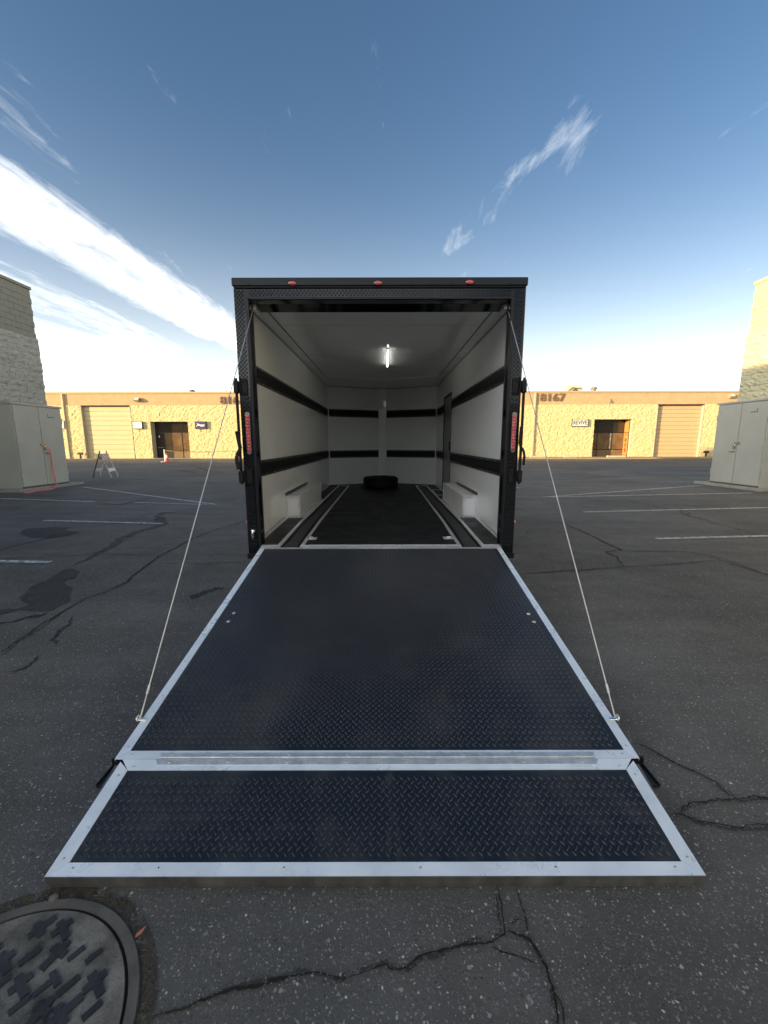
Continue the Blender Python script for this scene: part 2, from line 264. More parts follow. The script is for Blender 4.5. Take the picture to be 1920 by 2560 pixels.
def O(name, mb, m, parent=None, fix=True):
    me = mb if isinstance(mb, bpy.types.Mesh) else mesh(name, mb, m, fix)
    o = bpy.data.objects.new(name, me); COL.objects.link(o)
    if parent is not None:
        o.parent = parent
        if parent.type == 'EMPTY': o.matrix_parent_inverse = Matrix.Translation(-parent.location)
    return o
def copy_at(o, mtx, parent=None):
    c = o.copy(); COL.objects.link(c); c.parent = parent or o.parent; c.matrix_parent_inverse = o.matrix_parent_inverse; c.matrix_basis = mtx; return c
def tag(o, label, cat, group=None):
    o['label'] = label; o['category'] = cat
    if group: o['group'] = group
    return o
def thing(name, loc, label, cat, group=None):
    o = bpy.data.objects.new(name, None); COL.objects.link(o); o.location = loc; o.empty_display_size = .2; return tag(o, label, cat, group)
def struct(name, mb, m, kind='structure', fix=True):
    o = O(name, mb, m, None, fix); o['kind'] = kind; return o
def B(a, b, bev=0.0): return MB().box(a, b, bev)
def text_mesh(txt, size, depth, mname, bold=0.0, sx=1.0):
    cu = bpy.data.curves.new('t', 'FONT'); cu.body = txt; cu.size = size; cu.extrude = depth; cu.offset = bold; cu.resolution_u = 3; cu.align_x = 'CENTER'; cu.align_y = 'CENTER'
    o = bpy.data.objects.new('t', cu); COL.objects.link(o); dg = bpy.context.evaluated_depsgraph_get(); dg.update()
    me = bpy.data.meshes.new_from_object(o.evaluated_get(dg)); bpy.data.objects.remove(o); bpy.data.curves.remove(cu)
    for v in me.vertices: v.co.x *= sx
    me.materials.clear(); me.materials.append(M[mname]); return me

# ================================================================== GROUND
g = MB(); g.add([(-400, -200, 0), (400, -200, 0), (400, 600, 0), (-400, 600, 0)], [(0, 1, 2, 3)]); struct('ground', g, 'asphalt')
def poly_sheet(name, pts, z, m, wob=.0, sub=4):
    P = [Vector(p) for p in pts]; out = []
    for i, p in enumerate(P):
        q = P[(i + 1) % len(P)]
        for k in range(sub):
            t = k / sub; w = p.lerp(q, t); out.append((w.x + rnd.uniform(-wob, wob), w.y + rnd.uniform(-wob, wob), z))
    return struct(name, MB().add(out, [tuple(range(len(out)))]), m)
def G(*pts): return [gp(x, y) for x, y in pts]
# pale worn slab across the lot towards the far unit, and old tar patches
poly_sheet('pale_asphalt_strip', G((1462, 1181), (1540, 1176), (1800, 1182), (1800, 1200), (1760, 1203), (1640, 1214), (1560, 1199)), .004, 'lightpatch', .12)
poly_sheet('asphalt_patch', G(*[(x * .3858, 1180 + y * .3858) for x, y in ((130, 820), (200, 740), (330, 690), (400, 640), (470, 625), (520, 650), (480, 690), (410, 710), (475, 760), (440, 840), (330, 900), (250, 905), (150, 890), (0, 930), (0, 895), (130, 885), (190, 860))]), .004, 'patch', .015, 3)
poly_sheet('asphalt_patch', G(*[(x * .3858, 1180 + y * .3858) for x, y in ((110, 400), (170, 370), (320, 360), (470, 360), (430, 380), (510, 395), (450, 415), (330, 432), (200, 428))]), .004, 'patch', .03, 3)
def ribbon(pts, w, z, jit=.004, step=.05, taper=True):
    P = [Vector((p.x, p.y, 0)) for p in pts]; dense = [P[0]]
    for a, b in zip(P, P[1:]):
        n = max(1, int((b - a).length / step)); dense += [a.lerp(b, (k + 1) / n) for k in range(n)]
    n = len(dense); vs = []; off = 0
    for i, p in enumerate(dense):
        d = (dense[min(i + 1, n - 1)] - dense[max(i - 1, 0)]); d.normalize(); s_ = Vector((-d.y, d.x, 0))
        off = off * .9 + rnd.gauss(0, jit * .55); t = i / max(1, n - 1); ww = w if not callable(w) else w(t)
        k = min(1, .25 + 6 * min(t, 1 - t)) if taper else 1; wv = 1 + .55 * math.sin(i * .11 + len(dense)) * math.sin(i * .037); l_ = ww * k * wv * rnd.uniform(.15, .75); r_ = ww * k * wv * rnd.uniform(.15, .75)
        c = p + s_ * off; vs += [(*(c - s_ * l_).xy, z), (*(c + s_ * r_).xy, z)]
    return MB().add(vs, [(2 * i, 2 * i + 1, 2 * i + 3, 2 * i + 2) for i in range(n - 1)]), dense
CR = [
 ([(382, 2545), (480, 2518), (578, 2478), (700, 2449), (748, 2435), (787, 2440), (849, 2452), (917, 2430), (965, 2413), (984, 2430), (1018, 2425), (1057, 2399), (1110, 2384), (1158, 2362), (1221, 2355), (1254, 2334), (1248, 2290), (1245, 2264), (1240, 2218)], .0065, .003),
 ([(1262, 2326), (1327, 2353), (1365, 2420), (1380, 2488), (1392, 2570)], .006, .003), ([(1291, 2226), (1302, 2262), (1317, 2300), (1322, 2340), (1332, 2358)], .003, .002),
 ([(1226, 2367), (1250, 2382), (1290, 2392), (1339, 2411)], .003, .002), ([(1268, 2325), (1285, 2305), (1312, 2302)], .0025, .002), ([(1376, 2470), (1405, 2520), (1410, 2570)], .004, .003),
 ([(1584, 1860), (1614, 1869), (1685, 1909), (1757, 1940), (1791, 1957), (1846, 2002), (1900, 1997), (1990, 2006)], .008, .005), ([(1672, 2035), (1706, 2038), (1761, 2059), (1829, 2071), (1900, 2067), (1990, 2070)], .008, .005),
 ([(1706, 2036), (1708, 2025), (1732, 2010), (1791, 2000), (1846, 2002)], .007, .005),
 ([(-60, 1665), (0, 1639), (46, 1604), (96, 1577), (135, 1546), (174, 1519), (212, 1498), (270, 1477), (320, 1454), (336, 1435), (370, 1415), (401, 1390), (475, 1350), (505, 1336), (559, 1319), (640, 1296)], .014, .014),
 ([(401, 1389), (270, 1386), (154, 1390), (-40, 1399)], .007, .02), ([(386, 1409), (501, 1410), (640, 1405)], .007, .02), ([(-30, 1385), (58, 1359), (112, 1348), (140, 1335)], .014, .02),
 ([(1285, 1438), (1442, 1427), (1558, 1419), (1666, 1413), (1724, 1408), (1790, 1402)], .011, .015), ([(1558, 1419), (1535, 1388), (1523, 1381), (1550, 1375), (1542, 1369), (1415, 1311), (1360, 1300), (1280, 1290)], .013, .02),
 ([(1554, 1377), (1704, 1379), (1774, 1388), (1847, 1415), (1935, 1444)], .013, .02), ([(1708, 1272), (1731, 1292), (1812, 1315), (1878, 1334), (1960, 1350)], .014, .03), ([(1560, 1246), (1595, 1258), (1650, 1268)], .012, .03),
 ([(1305, 1345), (1318, 1335), (1320, 1326)], .006, .01), ([(1285, 1222), (1400, 1214), (1520, 1212)], .025, .03), ([(240, 1259), (300, 1262), (350, 1252), (385, 1243)], .03, .04)]
grit_pts = []
for i, (pp, w, j) in enumerate(CR):
    mb_, dn = ribbon(G(*pp), w, .007, j, .010 if w < .009 else .035); struct('ground_crack', mb_, 'crack'); struct('crumbled_edge', ribbon(G(*pp), w * 1.7, .0052, j, .03 if w < .009 else .07)[0], 'halo')
    if w < .009:
        for p in dn:
            for _ in range(3): grit_pts.append((p.x + rnd.gauss(0, w * 1.3), p.y + rnd.gauss(0, w * 1.3)))
# streak of old oil running down the stalls, tyre marks, seepage
st = [(x * .3858, 1180 + y * .3858) for x, y in ((490, 598), (580, 550), (700, 500), (770, 440), (870, 395), (980, 362), (1055, 342), (1035, 310), (1020, 285), (1060, 265), (1230, 256))]
struct('oil_stain', ribbon(G(*st), lambda t: .05 + .10 * math.sin(min(1, t * 1.2) * 3.1) ** 2 + .04, .0045, .02, .08)[0], 'patch')
for pp, w in (([(150, 1610), (170, 1560), (190, 1540)], .02), ([(30, 1680), (75, 1668), (100, 1640)], .03), ([(60, 1545), (110, 1538), (20, 1552), (-30, 1560)], .05), ([(480, 1500), (520, 1480), (560, 1470)], .09)):
    struct('oil_stain', ribbon(G(*pp), w, .0045, .02, .03)[0], 'darkstain')
for pp in ([(560, 1165), (480, 1163), (520, 1178), (570, 1182)], [(440, 1175), (500, 1185), (560, 1180)], [(230, 1205), (330, 1198), (420, 1202)], [(330, 1180), (420, 1172), (480, 1180)], [(1320, 1192), (1420, 1200), (1560, 1190)]):
    struct('tyre_mark', ribbon(G(*pp), .10, .0045, .02, .4)[0], 'darkstain')
# parking stall lines
def pline(a, b, w=.10):
    p, q = gp(*a), gp(*b); d = (q - p).normalized(); s_ = Vector((-d.y, d.x, 0)) * w / 2
    struct('parking_line', MB().add([(*(p - s_).xy, .010), (*(p + s_).xy, .010), (*(q + s_).xy, .010), (*(q - s_).xy, .010)], [(0, 1, 2, 3)]), 'line')
pline((-60, 1245), (236, 1255)); pline((208, 1218), (541, 1262)); pline((336, 1257), (520, 1262), .07); pline((110, 1302), (407, 1310)); pline((-80, 1403), (126, 1407))
pline((1353, 1243.5), (1756, 1214)); pline((1353, 1243.5), (1880, 1233)); pline((1458, 1281), (1990, 1268)); pline((1639, 1348), (1990, 1339)); pline((1285, 1219.5), (1301, 1221), .12); pline((1700, 1194), (1790, 1197), .1)
# loose stones on the asphalt, thicker in the open cracks
gm = MB()
def stone(x, y, r, z=0.0):
    a = rnd.random() * 6.28; e = rnd.uniform(.5, .9); hh = r * rnd.uniform(.35, .7); k = [rnd.uniform(.75, 1.2) for _ in range(5)]
    pts = []
    for i in range(5):
        t = 2 * math.pi * i / 5; lx, ly = r * k[i] * math.cos(t), r * e * k[i] * math.sin(t); pts.append((x + lx * math.cos(a) - ly * math.sin(a), y + lx * math.sin(a) + ly * math.cos(a)))
    v = [(px, py, z + .001) for px, py in pts] + [(x + (px - x) * .6, y + (py - y) * .6, z + hh) for px, py in pts]
    gm.add(v, [tuple(range(9, 4, -1))[::-1]] + [(i, (i + 1) % 5, 5 + (i + 1) % 5, 5 + i) for i in range(5)])
for _ in range(900):
    x = rnd.uniform(-6, 6); y = rnd.uniform(.45, 9) if rnd.random() < .5 else rnd.uniform(.45, 3)
    if abs(x + .03) < 1.2 and 1.0 < y < 4: continue
    stone(x, y, rnd.choice((.002, .0025, .003, .003, .004, .005, .007)) * (1 if y < 3 else 1.6))
for x, y in grit_pts:
    if rnd.random() < .5: stone(x, y, rnd.uniform(.0012, .003), .006)
struct('gravel', gm, 'grit', 'stuff')

# ================================================================== CARGO TRAILER
CX = -.032; YR = 3.855; ZR = .52; YD = 5.0; ZF = .55; YN = 9.42; YV = 10.0; ZC = 2.735; HW = 1.22
T = thing('cargo_trailer', (CX, YR, 0), 'black enclosed cargo trailer with its diamond-plate ramp lowered onto the asphalt', 'trailer')
def X(x): return x + CX
def tb(name, a, b, m, bev=.002, parent=T):
    return O(name, B((X(a[0]), a[1], a[2]), (X(b[0]), b[1], b[2]), bev), m, parent)
# -- tread bar shared by all the raised patterns
def bar_mesh(l=.0250, w=.0088, h=.0052):                  # a leaf-shaped raised bar
    t = (-.5, -.3, 0, .3, .5); wd_ = (0, .72, 1, .72, 0); v = []; f = []
    for k, q in zip(t, wd_): v += [(k * l, -w / 2 * q, 0), (k * l, -w * .22 * q, h * (.25 + .75 * q) if q else 0), (k * l, w * .22 * q, h * (.25 + .75 * q) if q else 0), (k * l, w / 2 * q, 0)]
    for i in range(4):
        for j in range(3):
            p = i * 4 + j; q = [p, p + 4, p + 5, p + 1]
            if i == 0: q = [0, p + 4, p + 5] if True else q
            if i == 3: q = [p, 16, p + 1]
            f.append(tuple(q))
    return v, f
BV, BF = bar_mesh()
def tread_frames(o, u, v, W_, H_, a=.0300, b=.0325):
    o, u, v = Vector(o), Vector(u).normalized(), Vector(v).normalized(); n = u.cross(v); out = []
    for j in range(int(2 * H_ / b) - 1):
        for i in range(int(W_ / a)):
            x = (i + (.25 if j % 2 else .75)) * a
            if x > W_ - .012: continue
            c = o + u * x + v * ((j + 1) * b / 2); g_ = R(50) if j % 2 else R(-50)
            du = u * math.cos(g_) + v * math.sin(g_); dv = n.cross(du)
            out.append(Matrix(((du.x, dv.x, n.x, c.x), (du.y, dv.y, n.y, c.y), (du.z, dv.z, n.z, c.z), (0, 0, 0, 1))))
    return out
def tread_joined(name, frames, m, parent, sc=1.0):
    mb = MB(); S_ = Matrix.Scale(sc, 4)
    for fr in frames:
        k = fr @ S_; mb.add([k @ Vector(q) for q in BV], BF, True)
    o = O(name, mb, m, parent, False); o['kind'] = 'stuff'; return o
# -- rear frame
PO, PI_ = 1.275, 1.152
for sgn in (-1, 1):
    post = O('corner_post', B((X(sgn * PO), YR, .415), (X(sgn * PI_), YR + .10, 2.84), .006), 'black', T)
    x0 = X(sgn * PO) + .004 if sgn < 0 else X(PI_) + .024
    tread_joined('tread_bars', [f for f in tread_frames((x0, YR - .0005, .50), (1, 0, 0), (0, 0, 1), .10, 2.33, .033, .036)], 'black', post, 1.35)
    xi = X(sgn * PI_); O('edge_trim', B((xi - .004 * sgn, YR - .006, .50), (xi + .022 * sgn, YR + .02, 2.75), .002), 'blacktrim', post)
    O('post_foot', B((X(sgn * 1.287), YR - .006, .395), (X(sgn * 1.135), YR + .11, .45), .003), 'blacktrim', post)
    O('jamb_face', B((X(sgn * 1.150), YR + .101, .52), (X(sgn * 1.235), YR + .135, 2.74), .002), 'blacktrim', T)
hat = tb('roof_cap', (-1.280, YR - .026, 2.838), (1.280, YR + .30, 2.905), 'blacktrim', .006)
O('drip_edge', B((X(-1.26), YR - .016, 2.826), (X(1.26), YR + .02, 2.8375), .001), 'blackmatte', hat)
hdr = tb('header', (-PI_ - .02, YR + .001, 2.735), (PI_ + .02, YR + .12, 2.826), 'black', .004)
tread_joined('tread_bars', tread_frames((X(-1.14), YR + .0005, 2.753), (1, 0, 0), (0, 0, 1), 2.29, .074, .033, .036), 'black', hdr, 1.25)
O('edge_trim', B((X(-1.15), YR - .006, 2.735), (X(1.15), YR + .02, 2.754), .002), 'blacktrim', hdr)
O('spring_cover', MB().prism([(X(-1.16), YR + .12, 2.75), (X(-1.16), YR + .13, 2.738), (X(-1.16), YR + .29, 2.715), (X(-1.16), YR + .29, 2.80), (X(-1.16), YR + .12, 2.80)], (2.32, 0, 0)), 'black', hdr)
for sgn in (-1, 1): O('end_bracket', B((X(sgn * 1.162), YR + .125, 2.69), (X(sgn * 1.12), YR + .28, 2.7365), .002), 'alu_dark', hdr)
# rivet heads on the cap and trims
def dome(r=.006, h=.003, n=8): return MB().lathe([(r, 0), (r * .8, h * .7), (r * .35, h), (0.0005, h)], (0, 0, 0), (0, 0, 1), n)
scr = mesh('screw', dome(), 'screw'); scrb = mesh('rivet', dome(.007, .004), 'blacktrim')
def put(me, name, pos, nrm, parent):
    o = O(name, me, None, parent); q = Vector((0, 0, 1)).rotation_difference(Vector(nrm)); o.matrix_basis = Matrix.Translation(pos) @ q.to_matrix().to_4x4(); return o
for x in (-1.13, -.45, .28, .62, 1.13): put(scrb, 'rivet', (X(x), YR - .026, 2.853), (0, -1, 0), hat)
for x in (-1.14, -.57, -.05, .45, .98, 1.13): put(scrb, 'rivet', (X(x), YR - .006, 2.744), (0, -1, 0), hdr)
# marker lights on the cap
def marker(px, py):
    c = yp(px, py, YR - .028); mb = MB(); n = 20
    for k, (r, d) in enumerate(((1, 0), (.96, .010), (.7, .016))): mb.v += [(c.x + .034 * r * math.cos(2 * math.pi * i / n), c.y - d, c.z + .017 * r * math.sin(2 * math.pi * i / n)) for i in range(n)]
    mb.f = [(j * n + i, j * n + (i + 1) % n, (j + 1) * n + (i + 1) % n, (j + 1) * n + i) for j in range(2) for i in range(n)] + [tuple(range(2 * n, 3 * n))]; mb.sm = [True] * len(mb.f)
    ml = O('marker_light', mb, 'redlens', T)
    for dx in (-.027, .027): O('end_tab', MB().lathe([(.007, 0), (.006, .012), (.001, .013)], (c.x + dx, c.y, c.z), (0, -1, 0), 10), 'chrome', ml)
    for dx in (-.012, .006): O('diode', MB().lathe([(.006, 0), (.004, .005), (.0005, .006)], (c.x + dx, c.y - .014, c.z), (0, -1, 0), 8), 'redbase', ml)
for p in ((731, 709), (945, 708), (1174, 706)): marker(*p)
# tall tail lights of eleven diodes
for a, b in (((613.5, 1030), (629.5, 1136)), ((1286, 1030), (1281.5, 1131))):
    t0, t1 = yp(*a, YR), yp(*b, YR); xm = (t0.x + t1.x) / 2; z1, z0 = t0.z, t1.z; hw_ = .021; mb = MB(); n = 12; out = []
    for k in range(n + 1): t = math.pi * k / n; out.append((xm + hw_ * math.cos(t), z1 + hw_ * math.sin(t) - .02))
    for k in range(n + 1): t = math.pi + math.pi * k / n; out.append((xm + hw_ * math.cos(t), z0 + hw_ * math.sin(t) + .02))
    mb.prism([(x, YR - .001, z) for x, z in out], (0, -.009, 0)); tl = O('tail_light', mb, 'chrome', T)
    O('housing', B((xm - .0185, YR - .014, z0 + .028), (xm + .0185, YR - .0095, z1 - .028), .002), 'redbase', tl)
    for k in range(11):
        z = z0 + .042 + (z1 - z0 - .084) * k / 10
        O('diode_lens', MB().lathe([(.0175, 0), (.0165, .006), (.011, .012), (.004, .0145), (.0005, .0148)], (xm, YR - .0142, z), (0, -1, 0), 14), 'redlens', tl)
# side lights low on the body and the lock on one post
for sgn in (-1, 1):
    c = Vector((X(sgn * 1.266), YR + .06, .74)); O('side_light', MB().lathe([(.030, 0), (.028, .02), (.016, .035), (.001, .038)], c, (sgn, 0, 0), 14), 'redlens', T)
lp = yp(633, 1336, YR); lk = O('lock_escutcheon', MB().lathe([(.02, 0), (.019, .008), (.001, .0085)], (lp.x, YR, lp.z + .03), (0, -1, 0), 16), 'chrome', T)
O('lock_body', MB().tube([(lp.x, YR - .012, lp.z + .035), (lp.x, YR - .018, lp.z), (lp.x - .004, YR - .014, lp.z - .045)], [.011, .016, .006], 10), 'chrome', lk)
lk2 = yp(1258, 1247, YR + .02); O('grab_loop', MB().tube([(X(1.165), YR + .03, lk2.z + .05), (X(1.15), YR + .03, lk2.z + .03), (X(1.147), YR + .03, lk2.z - .03), (X(1.165), YR + .03, lk2.z - .05)], .006, 8), 'blackmatte', T)
# cam-lock bars on the outside of both posts
for sgn in (-1, 1):
    z0, z1 = yp(600, 1210, YR).z, yp(590, 947, YR).z; xb = X(sgn * 1.287)
    rod = O('lock_bar', MB().tube([(xb, YR - .035, z0), (xb, YR - .035, z1)], .013, 12), 'blackmatte', T)
    for zc in (z1 - .07, z0 + .075):
        O('cam_bracket', B((xb - .02, YR - .06, zc - .06), (xb + .02, YR - .012, zc + .05), .006), 'blackmatte', rod)
        O('bracket_arm', B((X(sgn * 1.283), YR - .03, zc - .02), (X(sgn * 1.25), YR - .008, zc + .025), .003), 'blackmatte', rod)
        xk = X(sgn * 1.222); kp = O('keeper_plate', B((xk - .030, YR - .018, zc - .075), (xk + .026, YR - .001, zc + .07), .006), 'blackmatte', T)
        O('keeper_rib', B((xk + sgn * .028, YR - .032, zc - .075), (xk + sgn * .042, YR - .001, zc + .075), .004), 'blackmatte', kp)
        for dz in (-.05, .05): O('bolt', MB().lathe([(.012, 0), (.012, .005), (.007, .008), (.0005, .009)], (xk - .003, YR - .018, zc + dz), (0, -1, 0), 8), 'blacktrim', kp)
    if sgn < 0: hp = [(592, 1078), (596, 1100), (601, 1122), (592, 1140), (592, 1152), (597, 1174)]; wd = .016
    else: hp = [(1303, 1066), (1301, 1085), (1299, 1112), (1309, 1127), (1311, 1140), (1308.5, 1163)]; wd = .010
    q = [yp(x, y, YR - .06) for x, y in hp]
    mb = MB()
    for a, b in zip(q, q[1:]): mb.strip(a + Vector((0, .006, 0)), b + Vector((0, .006, 0)), wd * 2, wd * 2, (0, -1, 0), .012)
    hl = O('lock_handle', mb, 'blackmatte', rod); O('handle_pivot', MB().lathe([(.012, 0), (.012, .01), (.0005, .011)], q[0] + Vector((0, -.006, -.01)), (0, -1, 0), 10), 'blacktrim', hl)
# -- body outside
for sgn in (-1, 1):
    O('outer_skin', B((X(sgn * 1.264), YR + .102, .45), (X(sgn * 1.24), YN, 2.86), .003), 'wood', T)
O('nose_skin', MB().prism([(X(-1.264), YN + .05, .45), (X(-1.264), YN + .001, .45), (X(-1.24), YN + .001, .45), (X(0), YV + .02, .45), (X(1.24), YN + .001, .45), (X(1.264), YN + .001, .45), (X(1.264), YN + .05, .45), (X(0), YV + .12, .45)], (0, 0, 2.41)), 'wood', T)
O('roof', MB().prism([(X(-1.27), YR + .305, 2.862), (X(1.27), YR + .305, 2.862), (X(1.27), YN + .06, 2.862), (X(0), YV + .13, 2.862), (X(-1.27), YN + .06, 2.862)], (0, 0, .03)), 'wood', T)
O('chassis', B((X(-1.1), YR + .12, .34), (X(1.1), YN, .44), .01), 'blackmatte', T)
for sgn in (-1, 1):
    for yy in (5.62, 6.50):
        w = O('wheel', MB().lathe([(.20, -.085), (.33, -.085), (.345, -.065), (.345, .065), (.33, .085), (.20, .085)], (X(sgn * 1.13), yy, .345), (1, 0, 0), 28), 'tyre', T)
        O('rim', MB().lathe([(.001, -.05), (.12, -.05), (.20, -.08), (.2, .08), (.12, .05), (.001, .05)], (X(sgn * 1.13), yy, .345), (1, 0, 0), 20), 'rim', w)
# -- interior lining
for sgn in (-1, 1):
    segs = [(YR + .136, YN)] if sgn < 0 else [(YR + .136, 7.42), (8.35, YN)]
    for a, b in segs: O('wall_panel', B((X(sgn * HW), a, .50), (X(sgn * (HW + .018)), b, ZC), 0), 'white', T)
    if sgn > 0: O('wall_panel', B((X(HW), 7.4201, 2.38), (X(HW + .018), 8.3499, ZC), 0), 'white', T)
    O('nose_panel', MB().prism([(X(sgn * HW), YN, .50), (X(sgn * .005), YV, .50), (X(sgn * .005), YV + .015, .50), (X(sgn * HW), YN + .015, .50)], (0, 0, ZC - .5)), 'white', T)
O('nose_trim', B((X(-.088), YV - .055, .55), (X(.088), YV - .045, ZC - .002), .002), 'white', T)
# ceiling: main sheet, two side strips and the piece over the nose
ceil = O('ceiling_panel', MB().prism([(X(-1.075), YR + .10, ZC + .012), (X(1.075), YR + .10, ZC + .012), (X(1.075), 8.05, ZC + .012), (X(0), 8.62, ZC + .012), (X(-1.075), 8.05, ZC + .012)], (0, 0, .01)), 'ceiling', T)
for y in (4.70, 5.92, 7.14): O('ceiling_seam', B((X(-1.07), y - .002, ZC + .0115), (X(1.07), y + .002, ZC + .014), 0), 'rail', ceil)
for sgn in (-1, 1):
    O('ceiling_strip', B((X(sgn * 1.083), YR + .10, ZC + .004), (X(sgn * (HW + .01)), 8.05, ZC + .016), .001), 'ceiling', T)
    O('ceiling_bead', B((X(sgn * 1.0745), YR + .10, ZC + .006), (X(sgn * 1.0835), 8.05, ZC + .02), 0), 'rail', T)
    O('wall_bead', B((X(sgn * (HW - .004)), YR + .10, ZC - .003), (X(sgn * (HW + .004)), YN, ZC + .0035), 0), 'rail', T)
    O('nose_bead', MB().strip((X(sgn * HW), YN - .003, ZC - .003), (X(sgn * .088), YV - .045, ZC - .003), .008, .008, (0, 0, 1), .006), 'rail', T)
O('ceiling_strip', MB().prism([(X(-1.22), 8.056, ZC + .004), (X(-1.075), 8.056, ZC + .004), (X(0), 8.626, ZC + .004), (X(1.075), 8.056, ZC + .004), (X(1.22), 8.056, ZC + .004), (X(1.22), YN, ZC + .004), (X(0), YV, ZC + .004), (X(-1.22), YN, ZC + .004)], (0, 0, .012)), 'ceiling', T)
# light tube
a, b = gp(970, 876, ZC - .02), gp(966, 916, ZC - .02)
lt = O('light_bar', B((a.x - .014, a.y + .015, ZC - .006), (a.x + .014, b.y + .02, ZC + .0115), .003), 'blackmatte', T)
O('light_tube', MB().tube([(a.x, a.y, ZC - .020), (a.x, b.y, ZC - .020)], .010, 10), 'led', lt)
# -- tie-down rails on the walls
def rail(sgn, z0, z1, y0, y1, nm='wall_rail'):
    xw = X(sgn * HW); base = O(nm, B((xw, y0, z0), (xw - sgn * .006, y1, z1), .001), 'rail', T)
    fl = .035; c0, c1 = z0 + fl, z1 - fl
    mb = MB(); mb.box((xw - sgn * .0065, y0, c0 - .004), (xw - sgn * .016, y1, c0)); mb.box((xw - sgn * .0065, y0, c1), (xw - sgn * .016, y1, c1 + .004)); mb.box((xw - sgn * .0065, y0, c0 + .001), (xw - sgn * .008, y1, c1 - .001))
    y = y0 + .02
    while y < y1 - .03: mb.box((xw - sgn * .0082, y, c0 + .018), (xw - sgn * .014, y + .022, c1 - .018)); y += .05
    ch = O('slotted_channel', mb, 'blackmatte', base); ch['kind'] = 'stuff'
    y = y0 + .12
    while y < min(y1, y0 + 3.2):
        for z in (z0 + .017, z1 - .017): put(scr, 'screw', (xw - sgn * .006, y + rnd.uniform(-.01, .01), z), (-sgn, 0, 0), base)
        y += .305
    return base
RZ = ((2.078, 2.247), (1.160, 1.328))
for z0, z1 in RZ:
    rail(-1, z0, z1, YR + .14, YN - .02); rail(1, z0, z1, YR + .14, 7.41); rail(1, z0, z1, 8.36, YN - .02)
    for sgn in (-1, 1):
        p, q = Vector((X(sgn * 1.19), YN + .012, z0)), Vector((X(sgn * .095), YV - .047, z0))
        d = (q - p).normalized(); nn = Vector((0, -1, 0)); nb = O('nose_rail', MB().prism([p, q, q + Vector((0, -.006, 0)), p + Vector((0, -.006, 0))], (0, 0, z1 - z0)), 'rail', T)
        o_ = Vector((0, -.007, .035)); O('slotted_channel', MB().prism([p + o_, q + o_, q + o_ + Vector((0, -.008, 0)), p + o_ + Vector((0, -.008, 0))], (0, 0, z1 - z0 - .07)), 'blackmatte', nb)
# -- side door with its step well
dr = O('side_door', B((X(HW + .006), 7.46, .50), (X(HW + .03), 8.31, 2.345), .003), 'grey', T)
for y0, y1, z0, z1 in ((7.4202, 7.455, .50, 2.3799), (8.315, 8.3498, .50, 2.3799), (7.4552, 8.3148, 2.35, 2.3799)): O('door_gasket', B((X(HW - .004), y0, z0), (X(HW + .028), y1, z1), .002), 'blackmatte', dr)
O('door_latch', B((X(HW - .012), 7.50, 1.36), (X(HW + .0055), 7.56, 1.52), .004), 'blackmatte', dr)
# -- floor
def fz(y): return ZR + (ZF - ZR) * min(1, max(0, (y - YR) / (YD - YR)))
def floor_strip(name, x0, x1, m, dz, y0=YR - .03, y1=YN, th=.012, parent=T):
    mb = MB(); ys = [y0, YD, y1]
    top = [(X(x), y, fz(y) + dz) for y in ys for x in (x0, x1)]; bot = [(x, y, z - th) for x, y, z in top]; v = top + bot
    f = [(0, 1, 3, 2), (2, 3, 5, 4), (6, 8, 9, 7), (8, 10, 11, 9), (0, 2, 8, 6), (2, 4, 10, 8), (1, 7, 9, 3), (3, 9, 11, 5), (0, 6, 7, 1), (4, 5, 11, 10)]
    return O(name, mb.add(v, f), m, parent)
TI, TO = .775, .965                                       # inner and outer edge of the floor tracks
floor_strip('floor_mat', -TI + .035, TI - .035, 'floor_rubber', 0, YR + .01, 9.40)
O('nose_floor', MB().prism([(X(-1.2), 9.405, ZF - .012), (X(1.2), 9.405, ZF - .012), (X(1.2), YN + .01, ZF - .012), (X(0), YV, ZF - .012), (X(-1.2), YN + .01, ZF - .012)], (0, 0, .01)), 'floor_rubber', T)
floor_strip('subfloor', -1.23, 1.23, 'blackmatte', -.03, YR + .01, YN, .05)
